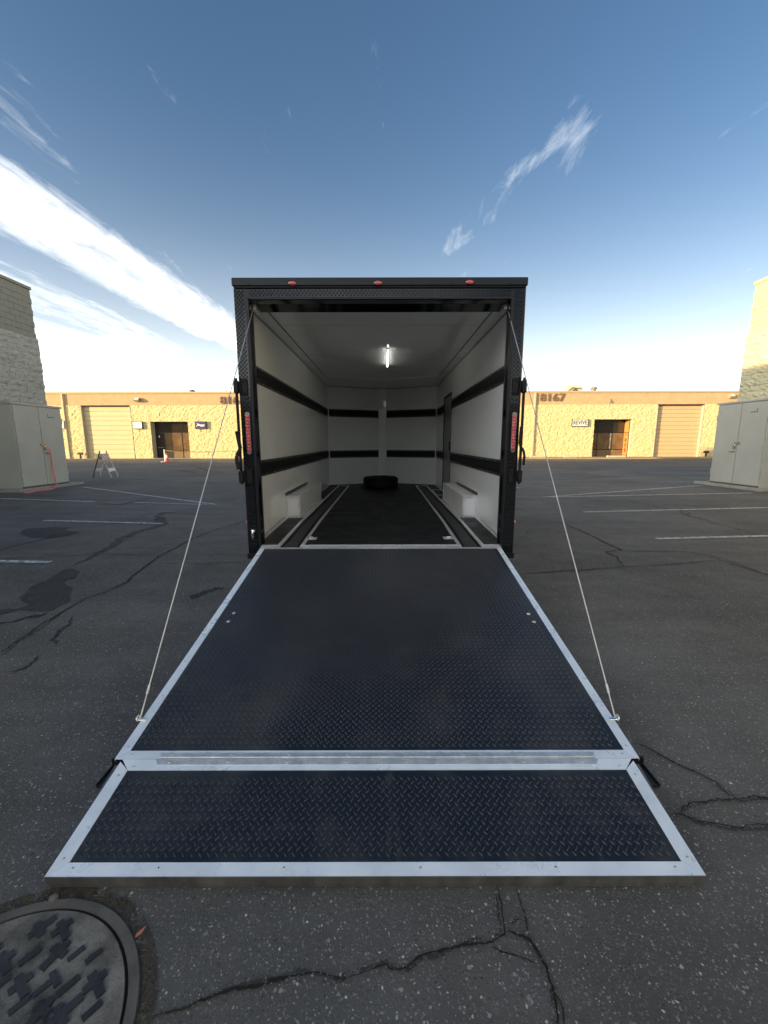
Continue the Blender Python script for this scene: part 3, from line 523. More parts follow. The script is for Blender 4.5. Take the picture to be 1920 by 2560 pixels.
for sgn in (-1, 1):
    def fs(nm, a, b, m, dz, **k): return floor_strip(nm, min(sgn * a, sgn * b), max(sgn * a, sgn * b), m, dz, **k)
    fs('side_mat', TO + .037, 1.195, 'floor_rubber', 0, y0=YR + .01, y1=9.30)
    e1 = fs('track_edge', TI - .034, TI, 'alu_dark', .004, y0=YR - .02, y1=9.25); e2 = fs('track_edge', TO, TO + .036, 'alu_dark', .004, y0=YR - .02, y1=9.25)
    for e, xx in ((e1, TI - .017), (e2, TO + .018)):
        for y in (3.95, 4.25, 4.6, 4.95, 5.4, 5.9, 6.4, 7.0): put(scr, 'screw', (X(sgn * xx), y, fz(y) + .004), (0, 0, 1), e)
    ch = fs('floor_track', TI + .002, TO - .002, 'blackmatte', -.016, y0=YR - .02, y1=9.25, th=.012)
    mb = MB(); xa, xb_ = TI + .045, TO - .045; y = YR + .01
    while y < 9.1:
        z = fz(y); mb.box((X(sgn * xa), y, z - .0155), (X(sgn * xb_), y + .018, z - .004)); y += .046
    for xx in (xa - .01, xb_): mb.box((X(sgn * (xx)), YR, ZR - .015), (X(sgn * (xx + .008)), YR + .9, ZR - .002))
    rg = O('track_rungs', mb, 'rail', ch); rg['kind'] = 'stuff'
    # base angle along the wall
    an = fs('base_angle', 1.196, 1.218, 'alu_dark', .003, y0=YR + .14, y1=9.35)
    O('angle_upstand', MB().prism([(X(sgn * 1.2155), YR + .14, fz(YR + .14)), (X(sgn * 1.2195), YR + .14, fz(YR + .14)), (X(sgn * 1.2195), 5.15, ZF), (X(sgn * 1.2155), 5.15, ZF)], (0, 0, .045)), 'alu_dark', an)
    # wheel box
    bx0, bx1, by0, by1, bz = 1.219, 1.035, 5.20, 6.95, ZF + .285
    wb = O('wheel_box', B((X(sgn * bx0), by0, ZF + .001), (X(sgn * bx1), by1, bz), .004), 'boxwhite', T)
    xs = sorted((X(sgn * bx0), X(sgn * bx1)))
    O('end_insert', B((xs[0] + .028, by0 - .003, ZF + .03), (xs[1] - .028, by0 - .0005, bz - .035), 0), 'label', wb)
    for a, b in (((xs[0], by0 - .005, bz - .033), (xs[1], by0 - .0006, bz + .003)), ((xs[0], by0 - .005, ZF + .002), (xs[1], by0 - .0006, ZF + .028)), ((xs[0], by0 - .0045, ZF + .0285), (xs[0] + .027, by0 - .0006, bz - .0335)), ((xs[1] - .027, by0 - .0045, ZF + .0285), (xs[1], by0 - .0006, bz - .0335))): O('corner_angle', B(a, b, .001), 'alu_dark', wb)
    xf = X(sgn * bx1); O('corner_angle', B((xf, by0, ZF + .004), (xf - sgn * .003, by0 + .003, bz), 0), 'screw', wb); O('corner_angle', B((xf + sgn * .006, by1 - .03, ZF + .004), (xf - sgn * .003, by1 + .002, bz), 0), 'alu_dark', wb)
    O('base_flange', B((xf - sgn * .0005, by0, ZF + .0045), (xf - sgn * .034, by1, ZF + .008), 0), 'alu_dark', wb); O('base_flange', B((xf - sgn * .0006, by0, ZF + .0085), (xf - sgn * .003, by1, ZF + .035), 0), 'alu_dark', wb)
    O('wall_flange', B((X(sgn * 1.2185), by0, bz + .001), (X(sgn * 1.214), by1 - .25, bz + .040), .001), 'rail', wb)
    for k in range(6): put(scr, 'screw', (X(sgn * 1.214), by0 + .1 + k * .26, bz + .022), (-sgn, 0, 0), wb)
# step well by the side door
sw = O('step_well', B((X(1.01), 7.48, ZF + .0005), (X(1.19), 8.30, ZF + .003), 0), 'blackmatte', T)
for a, b in (((.99, 7.45), (1.19, 7.478)), ((.985, 8.302), (1.19, 8.335)), ((.985, 7.479), (1.008, 8.301))): O('well_edge', B((X(a[0]), a[1], ZF + .0045), (X(b[0]), b[1], ZF + .010), .001), 'alu', sw)
# sill, recessed rings
for a, b in ((-TI, TI), (-1.148, -TO), (TO, 1.148)):
    s_ = O('sill_angle', B((X(a), YR - .022, ZR - .035), (X(b), YR + .006, ZR + .006), .002), 'alu_dark', T)
    O('sill_cap', B((X(a), YR + .0065, ZR + .0005), (X(b), YR + .036, ZR + .006), .001), 'alu', s_)
    for k in range(max(2, int((b - a) / .33))): put(scr, 'screw', (X(a + (k + .5) * (b - a) / max(2, int((b - a) / .33))), YR + .022, ZR + .006), (0, 0, 1), s_)
for px, py in ((778, 1347), (1122, 1346)):
    c = gp(px, py, ZR + .006); z = fz(c.y)
    pn = O('ring_pan', B((c.x - .058, c.y - .05, z + .0005), (c.x + .058, c.y + .05, z + .005), .002), 'alu_dark', T)
    O('pan_recess', MB().lathe([(.040, .0052), (.034, .0056), (.03, .0053), (.001, .0053)], (c.x, c.y, z), (0, 0, 1), 20), 'galv', pn)
    O('tie_ring', MB().tube([(c.x + .028 * math.cos(t), c.y + .028 * math.sin(t), z + .011) for t in [R(a) for a in range(0, 361, 24)]], .005, 8, False), 'chrome', pn)

# ------------------------------------------------------------------ ramp
Hh = Vector((0, 3.735, .535)); Bk = Vector((0, 1.56, .168)); En = Vector((0, 1.172, .050))
RW = 1.118; TH = .045
ramp = O('ramp_door', MB().prism([(X(-RW), Hh.y, Hh.z - .004), (X(RW), Hh.y, Hh.z - .004), (X(RW), Bk.y, Bk.z - .004), (X(-RW), Bk.y, Bk.z - .004)], (0, 0, -TH)), 'blackmatte', T)
flap = O('ramp_flap', MB().prism([(X(-RW + .012), Bk.y - .02, Bk.z - .008), (X(RW - .012), Bk.y - .02, Bk.z - .008), (X(RW), En.y + .004, En.z - .004), (X(-RW), En.y + .004, En.z - .004)], (0, 0, -TH + .004)), 'toe', T)
class Plane:                                             # u across, s down the slope from a, n up off the surface
    def __init__(s, a, b): s.a = a; s.d = (b - a).normalized(); s.L = (b - a).length; s.u = Vector((1, 0, 0)); s.n = s.d.cross(s.u).normalized(); s.n = s.n if s.n.z > 0 else -s.n
    def p(s, u, t, n=0): return s.a + s.u * X(u) + s.d * t + s.n * n
P1 = Plane(Hh, Bk); P2 = Plane(Bk, En)
def slab(pl, pts, th, n0=0.0): return MB().prism([pl.p(u, t, n0) for u, t in pts], pl.n * th)
mat1 = O('ramp_mat', slab(P1, ((-RW + .04, .03), (RW - .04, .03), (RW - .04, P1.L - .045), (-RW + .04, P1.L - .045)), .005, -.003), 'rubber', T)
mat2 = O('flap_mat', slab(P2, ((-RW + .05, .05), (RW - .05, .05), (RW - .045, P2.L - .035), (-RW + .045, P2.L - .035)), .005, -.003), 'rubber', T)
fr1 = tread_frames(P1.p(-RW + .052, P1.L - .05, .0015), (1, 0, 0), -P1.d, 2 * RW - .104, P1.L - .09)
fr2 = tread_frames(P2.p(-RW + .055, P2.L - .048, .0015), (1, 0, 0), -P2.d, 2 * RW - .11, P2.L - .098)
# the bars of the flap that show largest are single pieces, the rest are one mesh each
def on_flap(f):
    q = f.translation - P2.a; t = q.dot(P2.d); u = abs(q.x - CX); return u < RW - .092 + .025 * (t - .048) / (P2.L - .088)
fr2 = [f for f in fr2 if on_flap(f)]
fr2.sort(key=lambda f: (f.translation - Vector((0, 0, CH))).length)
bme = bpy.data.meshes.new('tread_bar'); bme.from_pydata(BV, [], BF); bme.materials.append(M['tread']); bme.polygons.foreach_set('use_smooth', [True] * len(BF))
for f in fr2[:290]:
    o = O('tread_bar', bme, None, mat2); o.matrix_basis = f
tread_joined('tread_bars', fr2[290:], 'tread', mat2); tread_joined('tread_bars', fr1, 'tread', mat1)
# aluminium edging, mitred at the corners
e_ = .042; g_ = .0016
for sgn in (-1, 1):
    t_ = O('side_trim', slab(P1, ((sgn * RW, .0), (sgn * (RW - e_), .026), (sgn * (RW - e_), P1.L - .040), (sgn * RW, P1.L + .0)), .004), 'alu', ramp)
    O('trim_lip', slab(P1, ((sgn * RW, 0), (sgn * (RW + .002), 0), (sgn * (RW + .002), P1.L), (sgn * RW, P1.L)), -.048, .0035), 'alu', ramp)
    for k in range(8): put(scr, 'screw', P1.p(sgn * (RW - .022), .06 + k * (P1.L - .12) / 7, .004), P1.n, t_)
    t_ = O('side_trim', slab(P2, ((sgn * (RW - .032), .030 if 0 else .012), (sgn * (RW - .080), .048), (sgn * (RW - .055), P2.L - .040), (sgn * RW, P2.L)), .004, .0003), 'alu', flap)
    O('trim_lip', slab(P2, ((sgn * (RW - .032), .012), (sgn * (RW - .030), .012), (sgn * (RW + .002), P2.L), (sgn * RW, P2.L)), -.040, .0035), 'alu', flap)
    for u, s_ in ((RW - .055, .07), (RW - .028, P2.L - .05)): put(scr, 'screw', P2.p(sgn * u, s_, .0045), P2.n, t_)
t_ = O('top_trim', slab(P1, ((-RW + .005, 0), (RW - .005, 0), (RW - e_ - g_, .0255), (-RW + e_ + g_, .0255)), .0045), 'alu_dark', ramp)
for k in range(7): put(scr, 'screw', P1.p(-1.0 + k * .333, .013, .0045), P1.n, t_)
t_ = O('end_trim', slab(P1, ((-RW + e_ + g_, P1.L - .0395), (RW - e_ - g_, P1.L - .0395), (RW - g_, P1.L), (-RW + g_, P1.L)), .004), 'alu', ramp)
for u in (-RW + .06, RW - .06): put(scr, 'screw', P1.p(u, P1.L - .02, .004), P1.n, t_)
t_ = O('end_trim', slab(P2, ((-RW + .0335, .002), (RW - .0335, .002), (RW - .0815, .048), (-RW + .0815, .048)), .004, .0002), 'alu', flap)
for u in (-RW + .10, RW - .10): put(scr, 'screw', P2.p(u, .034, .0042), P2.n, t_)
t_ = O('end_trim', slab(P2, ((-RW + .0565, P2.L - .0395), (RW - .0565, P2.L - .0395), (RW - .0015, P2.L), (-RW + .0015, P2.L)), .004, .0003), 'alu', flap)
for u in (-1.04, -.745, -.315, .155, .62, 1.03): put(scr, 'screw', P2.p(u, P2.L - .022, .0045), P2.n, t_)
O('toe_lip', MB().prism([P2.p(-RW, P2.L + .0005, .0042), P2.p(RW, P2.L + .0005, .0042), P2.p(RW, P2.L + .003, .0042), P2.p(-RW, P2.L + .003, .0042)], (0, .006, -.034)), 'toe', flap)
# long hinge at the fold
hg = O('fold_hinge', MB().tube([P1.p(-.92, P1.L - .004, .008), P1.p(.92, P1.L - .004, .008)], .0042, 8), 'galv', ramp)
for k in range(61): O('hinge_knuckle', MB().tube([P1.p(-.92 + k * .0303, P1.L - .004, .008), P1.p(-.92 + k * .0303 + .027, P1.L - .004, .008)], .0056, 8), 'galv', hg)
for pl, a, b in ((P1, P1.L - .027, P1.L - .009), (P2, .004, .026)):
    lf = O('hinge_leaf', slab(pl, ((-.94, a), (.94, a), (.925, b), (-.925, b)), .002, .0044), 'galv', hg)
    for k in range(8): put(scr, 'screw', pl.p(-.88 + k * .25, (a + b) / 2, .0064), pl.n, lf)
# paired bolts on the mat, feet under the fold, hinge at the sill
for px, py in ((585, 1534), (571, 1555), (1321, 1536), (1335, 1556)):
    d = ray(px, py); t = (Hh - Vector((0, 0, CH))).dot(P1.n) / d.dot(P1.n); c = Vector((0, 0, CH)) + d * t + P1.n * .003
    bo = O('carriage_bolt', MB().lathe([(.012, 0), (.0115, .003), (.006, .0055), (.0005, .006)], c, P1.n, 14), 'conewhite', ramp)
for sgn in (-1, 1):
    pn, pf = (gp(241, 1966, .012), gp(281, 1912, .012)) if sgn < 0 else (gp(1647, 1965, .012), gp(1610, 1908, .012))
    xo = (pn.x + pf.x) / 2; xi_ = X(sgn * 1.04); ft = O('support_foot', B((xo, pn.y, .004), (xi_, pf.y, .014), .002), 'blackmatte', T)
    O('foot_post', B((X(sgn * 1.07), pf.y - .06, .0145), (X(sgn * 1.11), pf.y - .01, .105), .003), 'blackmatte', ft); O('foot_lip', B((xo, pn.y, .0145), (xo - sgn * .008, pf.y, .020), .001), 'blackmatte', ft); O('foot_gusset', B((xo - sgn * .0085, pf.y - .02, .0145), (X(sgn * 1.1105), pf.y - .008, .06), .001), 'blackmatte', ft)
O('sill_hinge', MB().tube([(X(-1.12), YR - .07, ZR - .012), (X(1.12), YR - .07, ZR - .012)], .014, 10), 'blackmatte', T)
O('hinge_plate', B((X(-1.135), YR - .10, ZR - .075), (X(1.135), YR - .0225, ZR - .022), .002), 'blackmatte', T)
# lift cables
for sgn, top, foot in ((-1, (632, 776), (353, 1802)), (1, (1271, 779), (1539, 1800))):
    a = yp(*top, YR + .09); d = ray(*foot); t = (Hh - Vector((0, 0, CH))).dot(P1.n) / d.dot(P1.n); b = Vector((0, 0, CH)) + d * t
    b.x = X(sgn * (RW + .006)); b = b + P1.n * .012; dd = (b - a).normalized()
    cb = O('lift_cable', MB().tube([a, a.lerp(b, .5) - Vector((0, 0, .006)), b - dd * .11], .0035, 8), 'cable', T)
    O('cable_sleeve', MB().tube([b - dd * .15, b - dd * .11], .0065, 8), 'cable', cb)
    for q in (-.009, .009): O('cable_eye', MB().tube([b - dd * .11, b - dd * .06 + Vector((0, q, q)), b - dd * .012 + Vector((0, q, q)), b], .003, 6), 'cable', cb)
    O('cable_bolt', MB().tube([b + Vector((-sgn * .030, 0, -.006)), b + Vector((sgn * .016, 0, -.006))], .009, 10), 'chrome', cb)
    O('cable_thimble', MB().tube([b + Vector((sgn * .010, .014 * math.cos(t), .012 * math.sin(t) + .002)) for t in [R(k) for k in range(0, 361, 30)]], .004, 6, False), 'chrome', cb)
# spare tyre lying on the trailer floor
c = gp(950, 1232, ZF); sp = thing('spare_tyre', (X(-.04), 8.95, ZF), 'black spare tyre lying flat on the rubber floor inside the cargo trailer', 'tyre')
tz = ZF + .115
O('tyre_carcass', MB().lathe([(.20, -.09), (.26, -.113), (.335, -.112), (.365, -.085), (.37, -.04), (.37, .04), (.365, .085), (.335, .112), (.26, .113), (.20, .09)], (X(-.04), 8.95, tz), (0, 0, 1), 40), 'tyre', sp)
O('rim', MB().lathe([(.001, -.02), (.06, -.02), (.10, .02), (.17, .03), (.202, .085)], (X(-.04), 8.95, tz), (0, 0, 1), 28), 'rim', sp)
tr_ = MB()
for k in range(48): tr_.box((.364, -.009, -.085), (.376, .009, .085), 0, Matrix.Translation((X(-.04), 8.95, tz)) @ Matrix.Rotation(2 * math.pi * k / 48, 4, 'Z'))
O('tread_blocks', tr_, 'tyre', sp)['kind'] = 'stuff'

# ================================================================== FAR UNITS (one long building behind the lot)
YF = 41.0; ZB = yp(300, 1015, YF).z; ZB2 = yp(1500, 1009, YF).z; ZSPL = (ZB + ZB2) / 2; ZTOP = (yp(300, 984.5, YF).z + yp(1550, 975.5, YF).z) / 2
FB = thing('industrial_building', (0, YF, 0), 'long low tan industrial building in low sun with roll-up doors and brown numbers', 'building')
def FX(px, py): return yp(px, py, YF).x
# openings measured on the facade: roll doors, storefronts
LD = (FX(209, 1080), FX(332, 1080)); LS = (FX(380, 1100), FX(473, 1100)); RS = (FX(1482, 1100), FX(1576, 1100)); RD = (FX(1637, 1080), FX(1753, 1080))
SZ_L, SZ_R = yp(420, 1054, YF).z, yp(1530, 1048, YF).z
XA, XB = -46.0, 46.0
holes = [(LD[0], LD[1], 0, ZSPL), (LS[0], LS[1], 0, SZ_L), (RS[0], RS[1], 0, SZ_R), (RD[0], RD[1], 0, ZSPL)]
# split-face courses as real relief
def relief(x0, x1, z0, z1, hs, y, dx=.13, dz=.10, amp=.045):
    xs = sorted({round(x0 + i * dx, 4) for i in range(int((x1 - x0) / dx) + 1)} | {round(v, 4) for h_ in hs for v in h_[:2]} | {x0, x1})
    zs = sorted({round(z0 + i * dz, 4) for i in range(int((z1 - z0) / dz) + 1)} | {round(v, 4) for h_ in hs for v in h_[2:]} | {z0, z1})
    nx = len(xs); vs = []; fs = []; rr = random.Random(3); blk = {}
    for z in zs:
        for x in xs:
            co = int(z / .2); k = (co, int((x + (.2 if co % 2 else 0)) / .4)); bo = blk.setdefault(k, rr.uniform(0, .03))
            vs.append((x, y - bo - amp * rr.random() ** 2.2, z))
    for j in range(len(zs) - 1):
        for i in range(nx - 1):
            cx_, cz_ = (xs[i] + xs[i + 1]) / 2, (zs[j] + zs[j + 1]) / 2
            if any(h_[0] < cx_ < h_[1] and h_[2] < cz_ < h_[3] for h_ in hs): continue
            fs.append((j * nx + i, j * nx + i + 1, (j + 1) * nx + i + 1, (j + 1) * nx + i))
    return MB().add(vs, fs)
O('split_face_wall', relief(XA, XB, 0.0, ZSPL, holes, YF), 'facade', FB, False)['kind'] = 'stuff'
# solid wall behind, with the openings left free
xs_ = [XA] + sorted(v for h_ in holes for v in h_[:2]) + [XB]
core = MB()
for i in range(0, len(xs_), 2): core.box((xs_[i], YF + .001, 0), (xs_[i + 1], YF + .30, ZSPL - .002))
for h_ in holes:
    if h_[3] < ZSPL - .01: core.box((h_[0] + .0005, YF + .001, h_[3]), (h_[1] - .0005, YF + .30, ZSPL - .002))
O('wall_core', core, 'jamb', FB)
O('upper_band', B((XA, YF - .005, ZSPL), (XB, YF + .40, ZTOP - .12), 0), 'band', FB)
O('coping', B((XA - .05, YF - .09, ZTOP - .119), (XB + .05, YF + .45, ZTOP + .06), .01), 'coping', FB)
O('roof_deck', B((XA, YF + .46, ZTOP - .5), (XB, YF + 28, ZTOP - .3), 0), 'roofgrey', FB); O('rear_wall', B((XA, YF + 27.6, 0), (XB, YF + 28, ZTOP - .51), 0), 'band', FB)
for x in (XA, XB - .3): O('end_wall', B((x, YF + .31, 0), (x + .3, YF + 27.55, ZTOP - .51), 0), 'band', FB)
def rollup(a, m, n):
    rd = O('roll_door', B((a[0], YF + .29, 0), (a[1], YF + .2995, ZSPL), 0), m, FB); hgt = (ZSPL - .10) / n
    for k in range(n): O('door_slat', B((a[0] + .02, YF + .235, .02 + k * hgt), (a[1] - .02, YF + .288, .02 + (k + 1) * hgt - .028), .012), m, rd)
    O('head_trim', B((a[0], YF - .02, ZSPL - .09), (a[1], YF + .22, ZSPL - .003), .004), 'bronze', rd)
    for x, s_ in ((a[0], 1), (a[1], -1)): O('door_jamb', B((x, YF - .05, 0), (x + s_ * .06, YF + .233, ZSPL - .091), .005), 'jamb', rd)
rollup(LD, 'roll', 11); rollup(RD, 'rollR', 13)
# storefront over the lot's cone: door, panes, transoms in bronze frames, set back
def pane(parent, a, b, m): O('pane', B(a, b, 0), m, parent)
def storefront(x0, x1, zt, depth):
    sf = O('storefront_recess', MB().box((x0 - .10, YF + .302, 0), (x0, YF + depth, zt + .10)).box((x1, YF + .302, 0), (x1 + .10, YF + depth, zt + .10)).box((x0, YF + .302, zt), (x1, YF + depth, zt + .10)).box((x0 - .10, YF + depth + .20, 0), (x1 + .10, YF + depth + .25, zt + .1)), 'jamb', FB); return sf
D1 = .75; sf = storefront(LS[0], LS[1], SZ_L, D1); w = LS[1] - LS[0]; yb = YF + D1; tr = 2.55
def frame(parent, x0, x1, z0, z1, y=None, t=.05): O('mullion', B((x0, (y or yb) - .03, z0), (x1, (y or yb) + .03, z1), .004), 'bronze', parent)
c1, c2 = LS[0] + w * .235, LS[0] + w * .72
for x in (LS[0] + .03, c1, c2, LS[1] - .03): frame(sf, x - .03, x + .03, 0, SZ_L)
for a, b in ((LS[0] + .0605, c1 - .0305), (c1 + .0305, c2 - .0305), (c2 + .0305, LS[1] - .0605)):
    frame(sf, a, b, tr - .035, tr + .035); frame(sf, a, b, SZ_L - .06, SZ_L - .001); pane(sf, (a, yb - .006, tr + .036), (b, yb + .006, SZ_L - .061), 'glass')
for a, b in ((c1 + .0305, c2 - .0305), (c2 + .0305, LS[1] - .0605)):
    frame(sf, a, b, .76, .82); frame(sf, a, b, 0, .06); pane(sf, (a, yb - .006, .821), (b, yb + .006, tr - .036), 'glasslit'); pane(sf, (a, yb - .006, .061), (b, yb + .006, .759), 'blind')
    O('window_blind', B((a + .05, yb + .03, .85), (b - .05, yb + .05, tr - .06), 0), 'blind', sf)
d1 = O('entry_door', B((LS[0] + .065, yb - .02, .03), (c1 - .035, yb + .0, tr - .04), .004), 'bronze', sf); pd = O('door_pane', B((LS[0] + .15, yb - .026, .25), (c1 - .12, yb - .0205, tr - .16), 0), 'glass', sf)
O('push_bar', B((LS[0] + .12, yb - .07, 1.05), (c1 - .09, yb - .04, 1.10), .004), 'fixture', sf); O('door_notice', B((LS[0] + .30, yb - .0275, 2.05), (LS[0] + .42, yb - .0265, 2.25), 0), 'signwhite', sf)
O('threshold', B((LS[0], YF - .06, .001), (LS[1], yb - .04, .045), .004), 'concrete', sf)
# the other storefront, its patterned door on the side return
D2 = 1.15; sf = storefront(RS[0], RS[1], SZ_R, D2); w = RS[1] - RS[0]; yb = YF + D2; tr = 2.45; c1, c2 = RS[0] + w * .27, RS[1] - .03
for x in (RS[0] + .03, c1, c2): frame(sf, x - .03, x + .03, 0, SZ_R)
for a, b in ((RS[0] + .0605, c1 - .0305), (c1 + .0305, c2 - .0305)):
    frame(sf, a, b, tr - .035, tr + .035); frame(sf, a, b, SZ_R - .06, SZ_R - .001); frame(sf, a, b, .76, .83); frame(sf, a, b, 0, .05)
    pane(sf, (a, yb - .006, tr + .036), (b, yb + .006, SZ_R - .061), 'glass'); pane(sf, (a, yb - .006, .831), (b, yb + .006, tr - .036), 'glasslit'); pane(sf, (a, yb - .006, .051), (b, yb + .006, .759), 'blind')
xr = RS[1]
dd_ = O('patterned_door', B((xr - .05, YF + .34, .04), (xr - .002, YF + 1.10, tr - .04), .004), 'orange', sf)
O('transom_panel', B((xr - .04, YF + .34, tr + .02), (xr - .002, YF + 1.10, SZ_R - .02), .004), 'orange', sf)
for y0, y1, z0, z1 in ((YF + .302, YF + .338, 0, SZ_R - .002), (YF + 1.102, YF + 1.118, 0, SZ_R - .002), (YF + .339, YF + 1.10, tr - .038, tr + .018)): O('door_frame', B((xr - .07, y0, z0), (xr - .001, y1, z1), .003), 'bronze', sf)
for z in (.72, 1.22, 1.72): O('oval_motif', MB().prism([(xr - .0505, YF + .72 + .17 * math.cos(R(a)), z + .21 * math.sin(R(a))) for a in range(0, 360, 20)], (-.006, 0, 0)), 'orangedark', sf)
for z, s_ in ((.25, 1), (2.22, -1)):
    for y in (.58, .86): O('triangle_motif', MB().prism([(xr - .0505, YF + y - .09, z + s_ * -.08), (xr - .0505, YF + y + .09, z + s_ * -.08), (xr - .0505, YF + y, z + s_ * .1)], (-.006, 0, 0)), 'orangedark', sf)
O('push_bar', B((xr - .11, YF + .40, 1.18), (xr - .08, YF + 1.05, 1.23), .004), 'fixture', sf)
O('inner_post', B((RS[0] + w * .60, yb - .12, .831), (RS[0] + w * .60 + .10, yb - .05, tr - .04), .004), 'jamb', sf)
O('threshold', B((RS[0], YF - .06, .001), (RS[1], yb - .04, .045), .004), 'concrete', sf)
# house numbers
def number(txt, pa, pb, sx=1.0):
    p = yp(*pa, YF - .05); q = yp(*pb, YF - .05); hgt = p.z - q.z
    for i, chh in enumerate(txt):
        me = text_mesh(chh, hgt * 1.38, .05, 'number', .012, 1.15); o = O('house_numeral', me, None, FB)
        x = p.x + (q.x - p.x) * (i + .5) / len(txt); o.matrix_basis = Matrix.Translation((x, YF - .06, (p.z + q.z) / 2)) @ Matrix.Rotation(R(90), 4, 'X')
number('816', (548, 992), (596, 1011)); number('8167', (1349, 985), (1411, 1004))
# downspouts, wall lamps, alarm box, hydrant pipes
for px in (157, 1338):
    a = yp(px, 993 if px < 900 else 985, YF).x; O('downspout', B((a - .09, YF - .17, .02), (a + .07, YF - .062, ZTOP - .13), .01), 'pipe', FB)
def wall_lamp(px, py):
    p = yp(px, py, YF); lm = O('wall_lamp', MB().prism([(p.x - .24, YF - .008, p.z - .17), (p.x - .24, YF - .008, p.z + .17), (p.x - .24, YF - .16, p.z + .20), (p.x - .24, YF - .38, p.z - .02), (p.x - .24, YF - .30, p.z - .17)], (.48, 0, 0)), 'fixture', FB)
    O('lamp_lens', MB().prism([(p.x - .20, YF - .175, p.z + .18), (p.x - .20, YF - .365, p.z - .01), (p.x - .20, YF - .372, p.z - .003), (p.x - .20, YF - .182, p.z + .187)], (.40, 0, 0)), 'lens', lm)
wall_lamp(345, 1000); wall_lamp(1826, 991)
p = yp(1524, 1002, YF); ab = O('alarm_bell', B((p.x - .08, YF - .14, p.z - .20), (p.x + .14, YF - .008, p.z - .02), .01), 'fixture', FB); O('alarm_strobe', B((p.x - .02, YF - .10, p.z - .019), (p.x + .05, YF - .02, p.z + .16), .01), 'fixture', ab)
for px, py0, py1, nm in ((200, 1132, 1146, 0), (1766, 1128, 1141, 1)):
    p = yp(px, py0, YF - .35); hy = thing('standpipe', (p.x, YF - .35, 0), 'dark iron standpipe with valve wheel by the wall ' + ('beyond the cabinet with pink ribbon' if not nm else 'beside the peach roll-up door'), 'standpipe', )
    O('riser', MB().tube([(p.x, YF - .35, 0), (p.x, YF - .35, p.z - .05)], .085, 10), 'iron', hy); O('valve_head', MB().tube([(p.x - .24, YF - .35, p.z - .08), (p.x + .24, YF - .35, p.z - .08)], .10, 10), 'iron', hy); O('hand_wheel', MB().lathe([(.14, 0), (.16, .02), (.14, .04)], (p.x, YF - .35, p.z), (0, 0, 1), 14), 'iron', hy)
# rooftop plant
p0, p1 = yp(1418, 963, YF + 3), yp(1456, 975, YF + 3)
hv = thing('rooftop_unit', (p0.x, YF + 3, ZTOP - .3), 'boxy cream air-conditioning unit on the flat roof above the lettered white sign', 'air conditioner')
O('unit_casing', B((p0.x, YF + 3, ZTOP - .30), (p1.x, YF + 4.6, p0.z), .03), 'hvac', hv); O('fan_guard', MB().lathe([(.35, 0), (.35, .08), (.05, .12)], ((p0.x + p1.x) / 2 - .15, YF + 2.995, p0.z - .55), (0, -1, 0), 18), 'vent', hv); O('conduit', MB().tube([(p0.x + .1, YF + 2.9, p0.z - .6), (p0.x + .5, YF + 2.9, p0.z - .25), (p1.x - .05, YF + 2.9, p0.z - .35)], .05, 8), 'vent', hv)
for px, py, lab in ((480, 980, 'low domed vent on the roof near the brown number cut off by the trailer'), (1484, 973, 'low domed vent on the roof beside the cream air-conditioning unit')):
    p = yp(px, py, YF + 2.5); tv = thing('roof_vent', (p.x, YF + 2.5, ZTOP - .3), lab, 'roof vent')
    O('vent_dome', MB().lathe([(.34, p.z - ZTOP + .0), (.32, p.z - ZTOP + .12), (.2, p.z - ZTOP + .22), (.001, p.z - ZTOP + .25)], (p.x, YF + 2.5, ZTOP), (0, 0, 1), 18), 'vent', tv); O('vent_neck', MB().tube([(p.x, YF + 2.5, ZTOP - .3), (p.x, YF + 2.5, p.z + .05)], .22, 14), 'vent', tv)
p = yp(565, 976, YF + 4); sk = thing('roof_stack', (p.x, YF + 4, ZTOP - .3), 'thin pipe stack rising from the roof close to the trailer corner', 'pipe'); O('stack_pipe', MB().tube([(p.x, YF + 4, ZTOP - .3), (p.x, YF + 4, p.z)], .06, 8), 'hvac', sk); O('stack_cap', MB().lathe([(.12, 0), (.10, .06), (.001, .08)], (p.x, YF + 4, p.z), (0, 0, 1), 10), 'hvac', sk)
# wall signs
def wsign(nm, a, b, face, label):
    p, q = yp(*a, YF - .10), yp(*b, YF - .10); s_ = thing(nm, ((p.x + q.x) / 2, YF - .1, q.z), label, 'sign')
    O('sign_box', B((p.x - .05, YF - .22, q.z - .05), (q.x + .05, YF - .06, p.z + .05), .008), 'signframe', s_); fc = O('sign_face', B((p.x, YF - .228, q.z), (q.x, YF - .2205, p.z), 0), face, s_); return s_, fc, p, q
def stext(fc, txt, size, x, z, m, sx=1.0, bold=0.0, y=None):
    o = O('lettering', text_mesh(txt, size, .002, m, bold, sx), None, fc); o.matrix_basis = Matrix.Translation((x, (YF - .232) if y is None else y, z)) @ Matrix.Rotation(R(90), 4, 'X')
s_, fc, p, q = wsign('wall_sign', (1431, 1049), (1467, 1065), 'signwhite', 'white framed wall sign with black capital lettering reading REVIVE'); stext(fc, 'REVIVE', .56, (p.x + q.x) / 2, (p.z + q.z) / 2, 'ink', .80, .012)
s_, fc, p, q = wsign('wall_sign', (333, 1055), (357, 1071), 'signwhite', 'white framed wall sign with a tiny green feather mark beside a roll-up door')
O('feather_mark', MB().prism([((p.x + q.x) / 2 + a, YF - .229, (p.z + q.z) / 2 + b) for a, b in ((-.02, -.07), (.12, .0), (.20, .10), (.06, .05))], (0, -.002, 0)), 'green', fc)
